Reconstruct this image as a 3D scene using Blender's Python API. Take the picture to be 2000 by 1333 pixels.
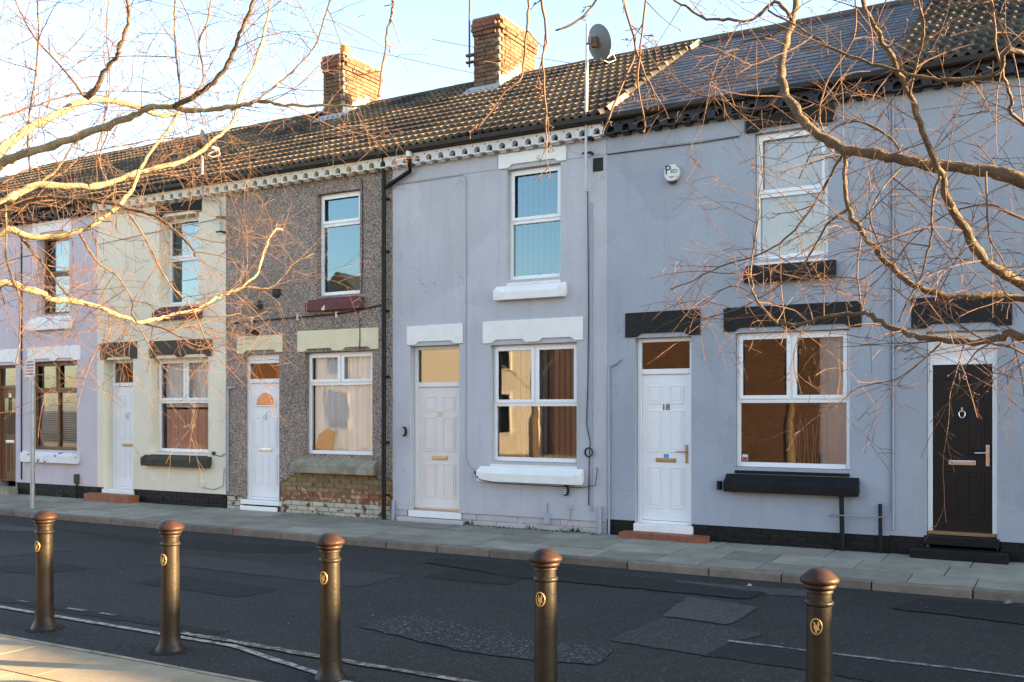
import bpy, bmesh, math, random
from mathutils import Vector, Matrix
random.seed(7)
R = math.radians
# ------------------------------------------------------------------ camera, sky, sun, exposure
for o in list(bpy.data.objects): bpy.data.objects.remove(o)
SC = bpy.context.scene
COL = SC.collection
cam = bpy.data.cameras.new('camera'); cam.lens = 35.06; cam.sensor_width = 36; cam.shift_y = 0.0668
cam.clip_start = 0.05; cam.clip_end = 2000
camo = bpy.data.objects.new('camera', cam); COL.objects.link(camo)
camo.location = (0, 0, 1.8); camo.rotation_euler = (R(90), 0, R(29.9)); SC.camera = camo
SUN_EL, SUN_BEHIND = 14.6, 20.0            # sun low on the right, 20 degrees behind the line of the facades
w = bpy.data.worlds.new('World'); SC.world = w; w.use_nodes = True
nt = w.node_tree; bg = nt.nodes['Background']
sky = nt.nodes.new('ShaderNodeTexSky'); sky.sky_type = 'NISHITA'; sky.sun_disc = False
sky.sun_elevation = R(SUN_EL); sky.sun_rotation = R(90 - SUN_BEHIND); sky.dust_density = 1.2; sky.ozone_density = 0.8; sky.air_density = 1.0
nt.links.new(sky.outputs[0], bg.inputs[0]); bg.inputs[1].default_value = 0.077
sl = bpy.data.lights.new('sun', 'SUN'); sl.energy = 5.0; sl.angle = R(0.5); sl.color = (1.0, 0.67, 0.32)
suno = bpy.data.objects.new('sun', sl); COL.objects.link(suno); suno.location = (30, 12, 30)
sd = Vector((math.cos(R(SUN_EL)) * math.cos(R(SUN_BEHIND)), math.cos(R(SUN_EL)) * math.sin(R(SUN_BEHIND)), math.sin(R(SUN_EL))))
suno.rotation_euler = sd.to_track_quat('Z', 'Y').to_euler()
SC.view_settings.view_transform = 'Standard'; SC.view_settings.look = 'None'
SC.view_settings.gamma = 1; SC.view_settings.use_curve_mapping = False
SC.view_settings.exposure = 3.02
SC.render.engine = 'CYCLES'; SC.render.resolution_x = 1024; SC.render.resolution_y = 682
SC.cycles.max_bounces = 8; SC.cycles.transparent_max_bounces = 16

# ------------------------------------------------------------------ helpers
WO = {}
def _link(o, parent, origin):
    COL.objects.link(o)
    origin = Vector(origin)
    if parent is not None:
        o.parent = parent; o.location = origin - WO[parent.name]
    else:
        o.location = origin
    WO[o.name] = origin
    return o
def tag(o, label, cat, group=None):
    o['label'] = label; o['category'] = cat
    if group: o['group'] = group
    return o
def thing(name, loc, label, cat, group=None):
    o = bpy.data.objects.new(name, None); o.empty_display_size = .2
    _link(o, None, loc); return tag(o, label, cat, group)
class MB:
    def __init__(s): s.v = []; s.f = []
    def add(s, vs, fs):
        n = len(s.v); s.v += [tuple(p) for p in vs]; s.f += [tuple(i + n for i in q) for q in fs]; return s
    def box(s, x0, x1, y0, y1, z0, z1):
        return s.add([(x0,y0,z0),(x1,y0,z0),(x1,y1,z0),(x0,y1,z0),(x0,y0,z1),(x1,y0,z1),(x1,y1,z1),(x0,y1,z1)],
              [(0,3,2,1),(4,5,6,7),(0,1,5,4),(1,2,6,5),(2,3,7,6),(3,0,4,7)])
    def prism_y(s, poly, y0, y1):          # polygon in (x,z), extruded in y
        n = len(poly); vs = [(x, y0, z) for x, z in poly] + [(x, y1, z) for x, z in poly]
        a = sum(poly[i][0]*poly[(i+1)%n][1] - poly[(i+1)%n][0]*poly[i][1] for i in range(n))
        fr = tuple(range(n)); bk = tuple(range(2*n-1, n-1, -1))
        sd_ = [(i, n+i, n+(i+1)%n, (i+1)%n) for i in range(n)]
        if a < 0: fr = fr[::-1]; bk = bk[::-1]; sd_ = [q[::-1] for q in sd_]
        return s.add(vs, [fr, bk] + sd_)
    def prism_x(s, poly, x0, x1):          # polygon in (y,z), extruded in x
        n = len(poly); vs = [(x0, y, z) for y, z in poly] + [(x1, y, z) for y, z in poly]
        a = sum(poly[i][0]*poly[(i+1)%n][1] - poly[(i+1)%n][0]*poly[i][1] for i in range(n))
        fr = tuple(range(n))[::-1]; bk = tuple(range(n, 2*n)); sd_ = [(i, (i+1)%n, n+(i+1)%n, n+i) for i in range(n)]
        if a < 0: fr = fr[::-1]; bk = bk[::-1]; sd_ = [q[::-1] for q in sd_]
        return s.add(vs, [fr, bk] + sd_)
    def prism_z(s, poly, z0, z1):
        n = len(poly); vs = [(x, y, z0) for x, y in poly] + [(x, y, z1) for x, y in poly]
        a = sum(poly[i][0]*poly[(i+1)%n][1] - poly[(i+1)%n][0]*poly[i][1] for i in range(n))
        fr = tuple(range(n))[::-1]; bk = tuple(range(n, 2*n)); sd_ = [(i, (i+1)%n, n+(i+1)%n, n+i) for i in range(n)]
        if a < 0: fr = fr[::-1]; bk = bk[::-1]; sd_ = [q[::-1] for q in sd_]
        return s.add(vs, [fr, bk] + sd_)
    def tube(s, pts, r, n=6, cap=True):
        pts = [Vector(p) for p in pts]; m = len(pts)
        rr = r if isinstance(r, (list, tuple)) else [r]*m
        b = len(s.v); up = Vector((0, 0, 1)); prev = None
        for i in range(m):
            t = (pts[min(i+1, m-1)] - pts[max(i-1, 0)])
            if t.length < 1e-9: t = Vector((0, 0, 1))
            t.normalize()
            if prev is None:
                a = t.cross(up)
                if a.length < .05: a = t.cross(Vector((1, 0, 0)))
            else:
                a = prev - t * prev.dot(t)
                if a.length < 1e-6: a = t.cross(up)
            a.normalize(); prev = a; c = t.cross(a)
            for k in range(n):
                an = 2*math.pi*k/n
                s.v.append(tuple(pts[i] + (a*math.cos(an) + c*math.sin(an))*rr[i]))
        for i in range(m-1):
            for k in range(n):
                s.f.append((b+i*n+k, b+i*n+(k+1)%n, b+(i+1)*n+(k+1)%n, b+(i+1)*n+k))
        if cap:
            s.f.append(tuple(b+k for k in range(n))[::-1]); s.f.append(tuple(b+(m-1)*n+k for k in range(n)))
        return s
    def lathe(s, prof, cx, cy, z0=0, n=24):
        b = len(s.v); m = len(prof)
        for r, z in prof:
            for k in range(n):
                an = 2*math.pi*k/n; s.v.append((cx + r*math.cos(an), cy + r*math.sin(an), z0+z))
        for i in range(m-1):
            for k in range(n): s.f.append((b+i*n+k, b+i*n+(k+1)%n, b+(i+1)*n+(k+1)%n, b+(i+1)*n+k))
        s.f.append(tuple(b+k for k in range(n))[::-1]); s.f.append(tuple(b+(m-1)*n+k for k in range(n)))
        return s
    def mesh(s, name, m, origin=(0,0,0), smooth=False, bevel=0):
        o = Vector(origin); me = bpy.data.meshes.new(name)
        me.from_pydata([tuple(Vector(p) - o) for p in s.v], [], s.f)
        if bevel:
            bm = bmesh.new(); bm.from_mesh(me)
            bmesh.ops.bevel(bm, geom=[e for e in bm.edges if len(e.link_faces) == 2 and e.calc_face_angle() > .4], offset=bevel, segments=2, profile=.6, affect='EDGES', clamp_overlap=True)
            bm.to_mesh(me); bm.free()
        if smooth:
            me.polygons.foreach_set('use_smooth', [True]*len(me.polygons))
            if smooth != 'all': me.set_sharp_from_angle(angle=R(40))
        me.materials.append(m); me.update()
        return me
    def build(s, name, m, parent=None, smooth=False, bevel=0, origin=None):
        if origin is None:
            xs, ys, zs = zip(*s.v); origin = ((min(xs)+max(xs))/2, (min(ys)+max(ys))/2, (min(zs)+max(zs))/2)
        me = s.mesh(name, m, origin, smooth, bevel)
        return _link(bpy.data.objects.new(name, me), parent, origin)
def inst(name, me, parent, loc, rot=None, scale=None):
    o = bpy.data.objects.new(name, me); _link(o, parent, loc)
    if rot: o.rotation_euler = rot
    if scale: o.scale = scale
    return o
def struct(o): o['kind'] = 'structure'; return o
def text(name, body, size, m, parent, loc, rot=(R(90), 0, 0), depth=.002, align='CENTER'):
    cu = bpy.data.curves.new(name, 'FONT'); cu.body = body; cu.size = size; cu.extrude = depth; cu.align_x = align; cu.align_y = 'CENTER'
    t = bpy.data.objects.new(name, cu); COL.objects.link(t)
    bpy.context.view_layer.update()
    me = bpy.data.meshes.new_from_object(t.evaluated_get(bpy.context.evaluated_depsgraph_get()))
    bpy.data.objects.remove(t); me.materials.clear(); me.materials.append(m)
    o = bpy.data.objects.new(name, me); _link(o, parent, loc); o.rotation_euler = rot
    return o
# ------------------------------------------------------------------ materials
def _base(name):
    m = bpy.data.materials.new(name); m.use_nodes = True
    return m, m.node_tree.nodes, m.node_tree.links, m.node_tree.nodes['Principled BSDF']
def col(c): return (c[0], c[1], c[2], 1)
def _coord(N, L, obj, scale=None):
    if obj: out = N.new('ShaderNodeTexCoord').outputs['Object']
    else: out = N.new('ShaderNodeNewGeometry').outputs['Position']
    if scale:
        mp = N.new('ShaderNodeMapping'); mp.inputs['Scale'].default_value = scale; L.new(out, mp.inputs['Vector']); out = mp.outputs[0]
    return out
def _noise(N, L, vec, sc, det=5, rough=.6):
    n = N.new('ShaderNodeTexNoise'); n.inputs['Scale'].default_value = sc; n.inputs['Detail'].default_value = det; n.inputs['Roughness'].default_value = rough
    L.new(vec, n.inputs['Vector']); return n
def _ramp(N, L, fac, a, b, ca=(0,0,0), cb=(1,1,1)):
    r = N.new('ShaderNodeValToRGB'); e = r.color_ramp.elements
    e[0].position = a; e[1].position = b; e[0].color = col(ca); e[1].color = col(cb); L.new(fac, r.inputs[0]); return r
def _mix(N, L, fac, a, b, mode='MIX'):
    n = N.new('ShaderNodeMix'); n.data_type = 'RGBA'; n.blend_type = mode
    for v, i in ((fac, 0), (a, 6), (b, 7)):
        if hasattr(v, 'is_linked'): L.new(v, n.inputs[i])
        elif i == 0: n.inputs[0].default_value = v
        else: n.inputs[i].default_value = col(v)
    return n.outputs[2]
def surf(name, c1, c2=None, sc=2.0, rough=.85, bump=.15, bsc=60, streak=0, stain=(.35,.33,.28), rnd=0, metal=0, spec=.4, obj=False, flake=None, flake_at=.6, flake_sc=9, speck=None, speck_sc=150, blotch=0, bdist=.01, crack=0):
    m, N, L, B = _base(name)
    c2 = c2 or tuple(x*.85 for x in c1)
    P = _coord(N, L, obj)
    c = _mix(N, L, _ramp(N, L, _noise(N, L, P, sc).outputs[0], .35, .65).outputs[0], c1, c2)
    if blotch:
        c = _mix(N, L, _ramp(N, L, _noise(N, L, P, .55, 3).outputs[0], .3, .7, (1-blotch,)*3, (1+blotch*.4,)*3).outputs[0], c, (1,1,1), 'MULTIPLY') if False else _mix(N, L, 1.0, c, _ramp(N, L, _noise(N, L, P, .55, 3).outputs[0], .3, .7, (1-blotch,)*3, (1,)*3).outputs[0], 'MULTIPLY')
    if streak:
        sp = _coord(N, L, obj, (7, 7, .55))
        f = _ramp(N, L, _noise(N, L, sp, 1.0, 6, .7).outputs[0], .5, .8, (0,0,0), (streak,)*3).outputs[0]
        c = _mix(N, L, f, c, tuple(c1[i]*stain[i]*1.6 for i in range(3)))
    if crack:
        wn = _noise(N, L, P, 1.7, 5); sv = N.new('ShaderNodeVectorMath'); sv.operation = 'SCALE'; sv.inputs['Scale'].default_value = .8; L.new(wn.outputs['Color'], sv.inputs[0])
        av = N.new('ShaderNodeVectorMath'); L.new(P, av.inputs[0]); L.new(sv.outputs[0], av.inputs[1])
        vo = N.new('ShaderNodeTexVoronoi'); vo.feature = 'DISTANCE_TO_EDGE'; vo.inputs['Scale'].default_value = .55; L.new(av.outputs[0], vo.inputs['Vector'])
        ck = _ramp(N, L, vo.outputs['Distance'], .0012, .004, (1,1,1), (0,0,0)).outputs[0]
        gate = _ramp(N, L, _noise(N, L, P, .9, 2).outputs[0], .48, .62).outputs[0]
        c = _mix(N, L, _mix(N, L, 1.0, _mix(N, L, 1.0, ck, gate, 'MULTIPLY'), (crack,)*3, 'MULTIPLY'), c, tuple(x*.3 for x in c1))
        pv_ = N.new('ShaderNodeTexVoronoi'); pv_.inputs['Scale'].default_value = .8; L.new(av.outputs[0], pv_.inputs['Vector'])
        ps = N.new('ShaderNodeSeparateColor'); L.new(pv_.outputs['Color'], ps.inputs[0])
        c = _mix(N, L, 1.0, c, _ramp(N, L, ps.outputs[0], .1, .9, (.945,.945,.94), (1.03,1.03,1.03)).outputs[0], 'MULTIPLY')
    if speck:
        v = N.new('ShaderNodeTexVoronoi'); v.inputs['Scale'].default_value = speck_sc; L.new(P, v.inputs['Vector'])
        sx = N.new('ShaderNodeSeparateColor'); L.new(v.outputs['Color'], sx.inputs[0])
        c = _mix(N, L, _ramp(N, L, sx.outputs[0], .72, .95).outputs[0], c, speck)
    if flake:
        f = _ramp(N, L, _noise(N, L, P, flake_sc, 4, .55).outputs[0], flake_at, flake_at+.03).outputs[0]
        c = _mix(N, L, f, c, flake)
    if rnd:
        oi = N.new('ShaderNodeObjectInfo')
        c = _mix(N, L, 1.0, c, _ramp(N, L, oi.outputs['Random'], 0, 1, (1-rnd,)*3, (1+rnd*.55, 1+rnd*.5, 1+rnd*.45)).outputs[0], 'MULTIPLY')
    L.new(c, B.inputs['Base Color'])
    B.inputs['Roughness'].default_value = rough; B.inputs['Metallic'].default_value = metal
    B.inputs['Specular IOR Level'].default_value = spec
    if bump:
        bp = N.new('ShaderNodeBump'); bp.inputs['Strength'].default_value = bump; bp.inputs['Distance'].default_value = bdist
        L.new(_noise(N, L, P, bsc, 4).outputs[0], bp.inputs['Height']); L.new(bp.outputs[0], B.inputs['Normal'])
    return m
def pebbledash():
    m, N, L, B = _base('pebbledash'); P = _coord(N, L, False)
    v = N.new('ShaderNodeTexVoronoi'); v.inputs['Scale'].default_value = 80; L.new(P, v.inputs['Vector'])
    sx = N.new('ShaderNodeSeparateColor'); L.new(v.outputs['Color'], sx.inputs[0])
    r = N.new('ShaderNodeValToRGB'); L.new(sx.outputs[0], r.inputs[0]); e = r.color_ramp.elements
    e[0].position = 0; e[0].color = col((.125,.092,.078)); e[1].position = 1; e[1].color = col((.64,.54,.46))
    for p, c in ((.3, (.21,.155,.13)), (.55, (.34,.265,.22)), (.8, (.50,.41,.345))): q = e.new(p); q.color = col(c)
    big = _ramp(N, L, _noise(N, L, P, 1.1, 4).outputs[0], .3, .75, (1,1,1), (.78,.75,.70))
    L.new(_mix(N, L, 1.0, r.outputs[0], big.outputs[0], 'MULTIPLY'), B.inputs['Base Color'])
    B.inputs['Roughness'].default_value = .9
    bp = N.new('ShaderNodeBump'); bp.inputs['Strength'].default_value = .9; bp.inputs['Distance'].default_value = .012; bp.invert = True
    L.new(v.outputs['Distance'], bp.inputs['Height']); L.new(bp.outputs[0], B.inputs['Normal'])
    return m
def glass(name, ior=2.1, wav=.006, tint=(1,1,1), wsc=2.2, refl=(1,1,1)):
    m = bpy.data.materials.new(name); m.use_nodes = True; N = m.node_tree.nodes; L = m.node_tree.links
    N.remove(N['Principled BSDF']); out = N['Material Output']
    tr = N.new('ShaderNodeBsdfTransparent'); tr.inputs[0].default_value = col(tint)
    gl = N.new('ShaderNodeBsdfGlossy'); gl.inputs['Roughness'].default_value = .015; gl.inputs[0].default_value = col(refl)
    fr = N.new('ShaderNodeFresnel'); fr.inputs[0].default_value = ior
    mx = N.new('ShaderNodeMixShader'); P = _coord(N, L, False)
    bp = N.new('ShaderNodeBump'); bp.inputs['Strength'].default_value = wav; bp.inputs['Distance'].default_value = .05
    L.new(_noise(N, L, P, wsc, 2).outputs[0], bp.inputs['Height']); L.new(bp.outputs[0], gl.inputs['Normal'])
    L.new(fr.outputs[0], mx.inputs[0]); L.new(tr.outputs[0], mx.inputs[1]); L.new(gl.outputs[0], mx.inputs[2]); L.new(mx.outputs[0], out.inputs[0])
    return m
def asphalt(name, c1, c2, speck=.2, rough=.85):
    m, N, L, B = _base(name); P = _coord(N, L, False)
    c = _mix(N, L, _ramp(N, L, _noise(N, L, P, 1.3, 6).outputs[0], .3, .7).outputs[0], c1, c2)
    c = _mix(N, L, _ramp(N, L, _noise(N, L, P, 45, 3).outputs[0], .3, .75, (.7,)*3, (1.25,)*3).outputs[0], (0,0,0), c) if False else _mix(N, L, 1.0, c, _ramp(N, L, _noise(N, L, P, 70, 3, .7).outputs[0], .25, .8, (.55,)*3, (1.0,)*3).outputs[0], 'MULTIPLY')
    v = N.new('ShaderNodeTexVoronoi'); v.inputs['Scale'].default_value = 85; L.new(P, v.inputs['Vector'])
    sx = N.new('ShaderNodeSeparateColor'); L.new(v.outputs['Color'], sx.inputs[0])
    c = _mix(N, L, _ramp(N, L, sx.outputs[1], .86, 1.0, (0,)*3, (.75,)*3).outputs[0], c, (speck, speck, speck*.95))
    # long cracks
    v2 = N.new('ShaderNodeTexVoronoi'); v2.feature = 'DISTANCE_TO_EDGE'; v2.inputs['Scale'].default_value = .75
    wp = _noise(N, L, P, 2.5, 4)
    ad = N.new('ShaderNodeVectorMath'); ad.operation = 'ADD'; sc_ = N.new('ShaderNodeVectorMath'); sc_.operation = 'SCALE'; sc_.inputs['Scale'].default_value = .35
    L.new(wp.outputs['Color'], sc_.inputs[0]); L.new(P, ad.inputs[0]); L.new(sc_.outputs[0], ad.inputs[1]); L.new(ad.outputs[0], v2.inputs['Vector'])
    c = _mix(N, L, _ramp(N, L, v2.outputs['Distance'], (.002), .005, (.4,)*3, (0,)*3).outputs[0], c, (.012,.012,.013))
    L.new(c, B.inputs['Base Color']); B.inputs['Roughness'].default_value = rough; B.inputs['Specular IOR Level'].default_value = .35
    bp = N.new('ShaderNodeBump'); bp.inputs['Strength'].default_value = .6; bp.inputs['Distance'].default_value = .008
    L.new(v.outputs['Distance'], bp.inputs['Height']); L.new(bp.outputs[0], B.inputs['Normal'])
    return m
def worn_paint(name, c, gap=.5, under=(.045,.045,.045)):
    m, N, L, B = _base(name); P = _coord(N, L, False)
    f = _ramp(N, L, _noise(N, L, P, 14, 6, .75).outputs[0], gap-.06, gap+.08).outputs[0]
    L.new(_mix(N, L, f, c, under), B.inputs['Base Color']); B.inputs['Roughness'].default_value = .8
    return m
M = {}
M['r20'] = surf('render_lavender_grey', (.53,.53,.565), (.495,.495,.53), 1.5, .8, .6, 16, streak=.32, blotch=.12, crack=.6)
M['r18'] = surf('render_blue_grey', (.39,.42,.475), (.365,.39,.445), 1.5, .8, .6, 16, streak=.32, blotch=.12, crack=.6)
M['r16'] = surf('render_slate_blue', (.385,.405,.45), (.36,.38,.42), 1.5, .8, .6, 16, streak=.32, blotch=.12, crack=.6)
M['r24'] = surf('render_cream', (.86,.78,.62), (.81,.735,.575), 1.2, .8, .25, 35, streak=.45, stain=(.45,.46,.38), blotch=.12, crack=.6)
M['r26'] = surf('render_lilac', (.60,.53,.58), (.56,.50,.545), 1.2, .8, .6, 16, streak=.32, blotch=.06)
M['dash'] = pebbledash()
M['white'] = surf('white_paint', (.86,.85,.83), (.80,.79,.77), 5, .6, .15, 40, streak=.2)
M['lint20'] = surf('lintel_white_paint', (.85,.84,.80), (.79,.78,.74), 5, .7, .2, 40, streak=.12)
M['lint22'] = surf('lintel_pale_yellow', (.78,.69,.46), (.72,.63,.41), 5, .7, .2, 40, streak=.2)
M['lintdark'] = surf('lintel_dark_stone', (.026,.025,.024), (.017,.0165,.016), 9, .8, .4, 40, spec=.25)
M['lintbrown'] = surf('lintel_brown_stone', (.085,.062,.045), (.055,.042,.033), 9, .85, .4, 40)
M['black'] = surf('black_gloss_paint', (.006,.0062,.007), (.010,.010,.011), 6, .5, .2, 30, spec=.25)
M['blackbrick'] = surf('black_painted_brick', (.008,.008,.0085), (.014,.013,.013), 12, .6, .4, 60, rnd=.3, spec=.25, flake=(.05,.035,.03), flake_at=.68)
M['stone'] = surf('weathered_sill_stone', (.36,.32,.24), (.20,.185,.13), 5, .9, .5, 50, streak=.4, stain=(.3,.35,.25))
M['stonedark'] = surf('mossy_dark_sill', (.045,.038,.03), (.06,.058,.035), 7, .85, .4, 50)
M['sillpeel'] = surf('peeling_white_sill', (.76,.76,.76), (.70,.70,.70), 4, .65, .2, 40, flake=(.22,.10,.06), flake_at=.60, flake_sc=7)
M['sillred'] = surf('maroon_peeling_sill', (.16,.05,.05), (.10,.035,.035), 8, .8, .3, 40, flake=(.62,.60,.58), flake_at=.64, flake_sc=6)
M['upvc'] = surf('white_upvc', (.86,.86,.85), (.84,.84,.83), 3, .32, 0, spec=.5)
M['brownframe'] = surf('brown_wood_frame', (.19,.085,.028), (.14,.06,.02), 6, .45, .2, 60)
M['door18'] = surf('white_door', (.86,.86,.86), (.83,.83,.83), 4, .4, .12, 90, spec=.5)
M['door20'] = surf('pale_pink_grey_door', (.82,.75,.70), (.78,.71,.66), 3, .5, .1, 60)
M['door16'] = surf('dark_brown_door', (.013,.0095,.008), (.010,.0075,.0065), 6, .4, .15, 90, spec=.35)
M['door26'] = surf('oak_brown_door', (.17,.07,.022), (.13,.052,.017), 6, .4, .2, 60)
M['brass'] = surf('brass', (.46,.37,.22), (.40,.32,.19), 8, .35, 0, metal=.9)
M['chrome'] = surf('chrome', (.7,.7,.72), (.66,.66,.68), 8, .22, 0, metal=1)
M['glass'] = glass('window_glass')
M['glasswavy'] = glass('wavy_window_glass', 1.55, .02, wsc=3.0)
M['glassblue'] = glass('sky_tinted_window_glass', 2.45, .008, refl=(.66,.88,1.0))  # blue of the reflected sky is put into the reflection tint
M['room'] = surf('room_interior', (.16,.13,.11), (.13,.105,.09), 2, .9, 0)
M['blind'] = surf('pale_blind', (.84,.84,.82), (.80,.80,.78), 2, .7, 0)
M['net'] = surf('cream_curtain', (.66,.61,.52), (.58,.53,.45), 2, .9, 0)
M['netwhite'] = surf('white_net_curtain', (.88,.87,.85), (.80,.79,.77), 3, .9, 0)
M['curtred'] = surf('faded_rose_curtain', (.68,.44,.34), (.60,.37,.28), 5, .9, 0)
M['orange'] = surf('orange_cushion_and_reflection', (.60,.26,.07), (.5,.21,.05), 3, .9, 0)
M['mortar'] = surf('mortar', (.30,.27,.22), (.22,.20,.16), 20, .95, .4, 80)
M['brickch'] = surf('soot_brown_brick', (.21,.12,.07), (.12,.075,.052), 14, .9, .5, 70, rnd=.42, flake=(.09,.075,.06), flake_at=.62)
M['brickchtop'] = surf('red_brown_brick', (.22,.10,.065), (.15,.068,.048), 14, .9, .5, 70, rnd=.3, flake=(.12,.09,.07), flake_at=.66)
M['bricky'] = surf('yellow_brown_brick', (.34,.22,.095), (.24,.165,.085), 10, .9, .5, 70, rnd=.25, flake=(.17,.14,.10), flake_at=.58)
M['bricko'] = surf('orange_red_brick', (.34,.15,.07), (.26,.10,.055), 10, .9, .5, 70, rnd=.3, flake=(.55,.43,.30), flake_at=.55, flake_sc=11)
M['brickw'] = surf('flaking_cream_painted_brick', (.56,.51,.40), (.48,.44,.34), 8, .9, .5, 70, rnd=.12, flake=(.13,.07,.05), flake_at=.56, flake_sc=8)
M['brickl'] = surf('lavender_painted_brick', (.54,.50,.51), (.48,.45,.455), 8, .85, .5, 70, rnd=.06, flake=(.16,.14,.12), flake_at=.66, flake_sc=9)
M['steptile'] = surf('red_quarry_tile', (.30,.105,.055), (.24,.08,.045), 8, .6, .3, 60, rnd=.18)
def rooftile(name, c, lit_tail, rnd):
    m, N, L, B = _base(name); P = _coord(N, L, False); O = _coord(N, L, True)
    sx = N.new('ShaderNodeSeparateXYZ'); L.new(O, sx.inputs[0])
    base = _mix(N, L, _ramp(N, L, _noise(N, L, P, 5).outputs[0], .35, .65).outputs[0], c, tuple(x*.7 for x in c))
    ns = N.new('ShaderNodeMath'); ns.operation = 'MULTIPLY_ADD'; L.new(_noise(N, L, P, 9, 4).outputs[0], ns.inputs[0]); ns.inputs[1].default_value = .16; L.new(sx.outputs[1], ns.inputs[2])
    tl_ = _mix(N, L, _ramp(N, L, _noise(N, L, P, .8, 4).outputs[0], .36, .56).outputs[0], tuple(x*1.6 for x in c), lit_tail)
    cc = _mix(N, L, _ramp(N, L, ns.outputs[0], .11, .18).outputs[0], tl_, base)      # sunlit strip painted into the tile tails, paler in patches
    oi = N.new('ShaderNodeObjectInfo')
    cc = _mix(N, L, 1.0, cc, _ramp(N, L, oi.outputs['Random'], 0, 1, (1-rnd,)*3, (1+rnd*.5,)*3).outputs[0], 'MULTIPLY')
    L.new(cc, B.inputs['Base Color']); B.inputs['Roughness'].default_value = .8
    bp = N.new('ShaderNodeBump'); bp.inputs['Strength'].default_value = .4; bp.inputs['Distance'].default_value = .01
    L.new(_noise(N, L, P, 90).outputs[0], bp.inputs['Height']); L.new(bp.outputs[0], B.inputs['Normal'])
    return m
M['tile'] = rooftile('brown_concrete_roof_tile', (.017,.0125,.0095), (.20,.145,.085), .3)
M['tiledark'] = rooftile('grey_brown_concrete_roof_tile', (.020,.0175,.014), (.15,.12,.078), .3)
M['tiledark_plain'] = surf('grey_brown_concrete_roof_tile', (.085,.075,.06), (.055,.05,.043), 5, .85, .5, 90, rnd=.35)
M['slate'] = surf('blue_slate', (.045,.048,.056), (.03,.033,.04), 5, .55, .4, 40, rnd=.5, spec=.5)
M['under'] = surf('roofing_felt', (.02,.02,.02), (.015,.015,.015), 5, .95, 0)
M['ridge'] = surf('ridge_tile_clay', (.10,.078,.062), (.07,.056,.047), 6, .9, .4, 60, rnd=.2)
M['lead'] = surf('lead_flashing', (.36,.38,.41), (.28,.30,.33), 8, .55, .3, 30)
M['cement'] = surf('white_cement', (.74,.72,.66), (.62,.60,.54), 10, .9, .5, 40)
M['gutter'] = surf('dark_brown_gutter', (.018,.014,.012), (.026,.02,.017), 6, .55, .1, 30)
M['fascia'] = surf('brown_fascia', (.045,.034,.026), (.06,.046,.035), 6, .65, .2, 30)
M['corn20'] = surf('cornice_grey_white', (.72,.71,.70), (.62,.61,.60), 9, .8, .2, 40, streak=.25)
M['corn22'] = surf('cornice_cream', (.76,.71,.60), (.64,.59,.49), 9, .8, .2, 40, streak=.35)
M['cornb'] = surf('cornice_black', (.014,.015,.018), (.024,.026,.03), 9, .6, .2, 40)
M['greypipe'] = surf('grey_painted_pipe', (.36,.38,.44), (.33,.35,.41), 6, .6, 0)
M['cable'] = surf('black_cable', (.02,.02,.022), (.03,.03,.03), 9, .6, 0)
M['greycable'] = surf('grey_cable', (.28,.28,.31), (.24,.24,.27), 9, .6, 0)
M['terra'] = surf('terracotta', (.42,.16,.06), (.32,.115,.045), 10, .8, .3, 50)
M['dish'] = surf('grey_dish', (.15,.16,.165), (.13,.135,.14), 3, .55, 0)
M['galv'] = surf('galvanised_steel', (.42,.44,.46), (.35,.37,.39), 9, .45, .1, 50, metal=.6)
M['rust'] = surf('rusty_steel', (.16,.075,.04), (.08,.045,.03), 15, .8, .3, 60)
M['road'] = asphalt('asphalt', (.018,.0172,.016), (.029,.0275,.0255), .09)
M['roadd'] = asphalt('dark_asphalt', (.008,.0083,.0087), (.012,.0125,.013), .05)
M['roadl'] = asphalt('pale_asphalt', (.075,.076,.072), (.05,.051,.049), .16)
M['roadm'] = asphalt('patched_asphalt', (.040,.040,.038), (.03,.03,.0285), .13)
M['roadrough'] = asphalt('stony_asphalt', (.018,.019,.02), (.027,.028,.029), .26)
M['slab'] = surf('flagstone', (.32,.295,.235), (.23,.215,.165), 3, .85, .35, 45, rnd=.28, flake=(.29,.30,.28), flake_at=.67, flake_sc=5, obj=False)
M['slabw'] = surf('buff_flagstone', (.34,.29,.20), (.27,.225,.15), 3, .85, .35, 45, rnd=.15)
M['kerb'] = surf('kerb_stone', (.22,.18,.145), (.15,.125,.10), 6, .9, .45, 50, rnd=.2)
M['joint'] = surf('joint_dirt', (.035,.036,.028), (.05,.05,.036), 20, .95, .4, 80)
M['moss'] = surf('moss', (.05,.075,.025), (.075,.085,.03), 20, .95, .6, 120)
M['wline'] = worn_paint('worn_white_line', (.33,.32,.28), .53)
M['yline'] = worn_paint('worn_yellow_line', (.34,.31,.20), .46)
M['chalk'] = worn_paint('worn_chalk_line', (.22,.225,.22), .50)
M['bronze'] = surf('bronze_paint', (.027,.020,.012), (.015,.0115,.0075), 8, .42, .25, 40, metal=0, obj=True, spec=.3, flake=(.04,.03,.018), flake_at=.70, flake_sc=7)
M['copper'] = surf('worn_copper_cap', (.045,.021,.012), (.022,.013,.010), 9, .48, .25, 40, spec=.25, metal=0, obj=True)
M['gold'] = surf('gold_paint', (.66,.46,.18), (.6,.4,.15), 9, .4, 0, metal=.6)
M['emblack'] = surf('emblem_black', (.012,.011,.01), (.015,.014,.012), 9, .5, 0)
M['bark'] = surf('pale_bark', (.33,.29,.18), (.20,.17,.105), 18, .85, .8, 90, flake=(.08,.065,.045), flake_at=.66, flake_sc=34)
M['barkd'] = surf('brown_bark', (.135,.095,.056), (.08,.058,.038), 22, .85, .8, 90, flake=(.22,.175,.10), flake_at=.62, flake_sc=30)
M['twig'] = surf('red_brown_twig', (.15,.085,.055), (.10,.06,.045), 12, .75, 0)
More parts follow.
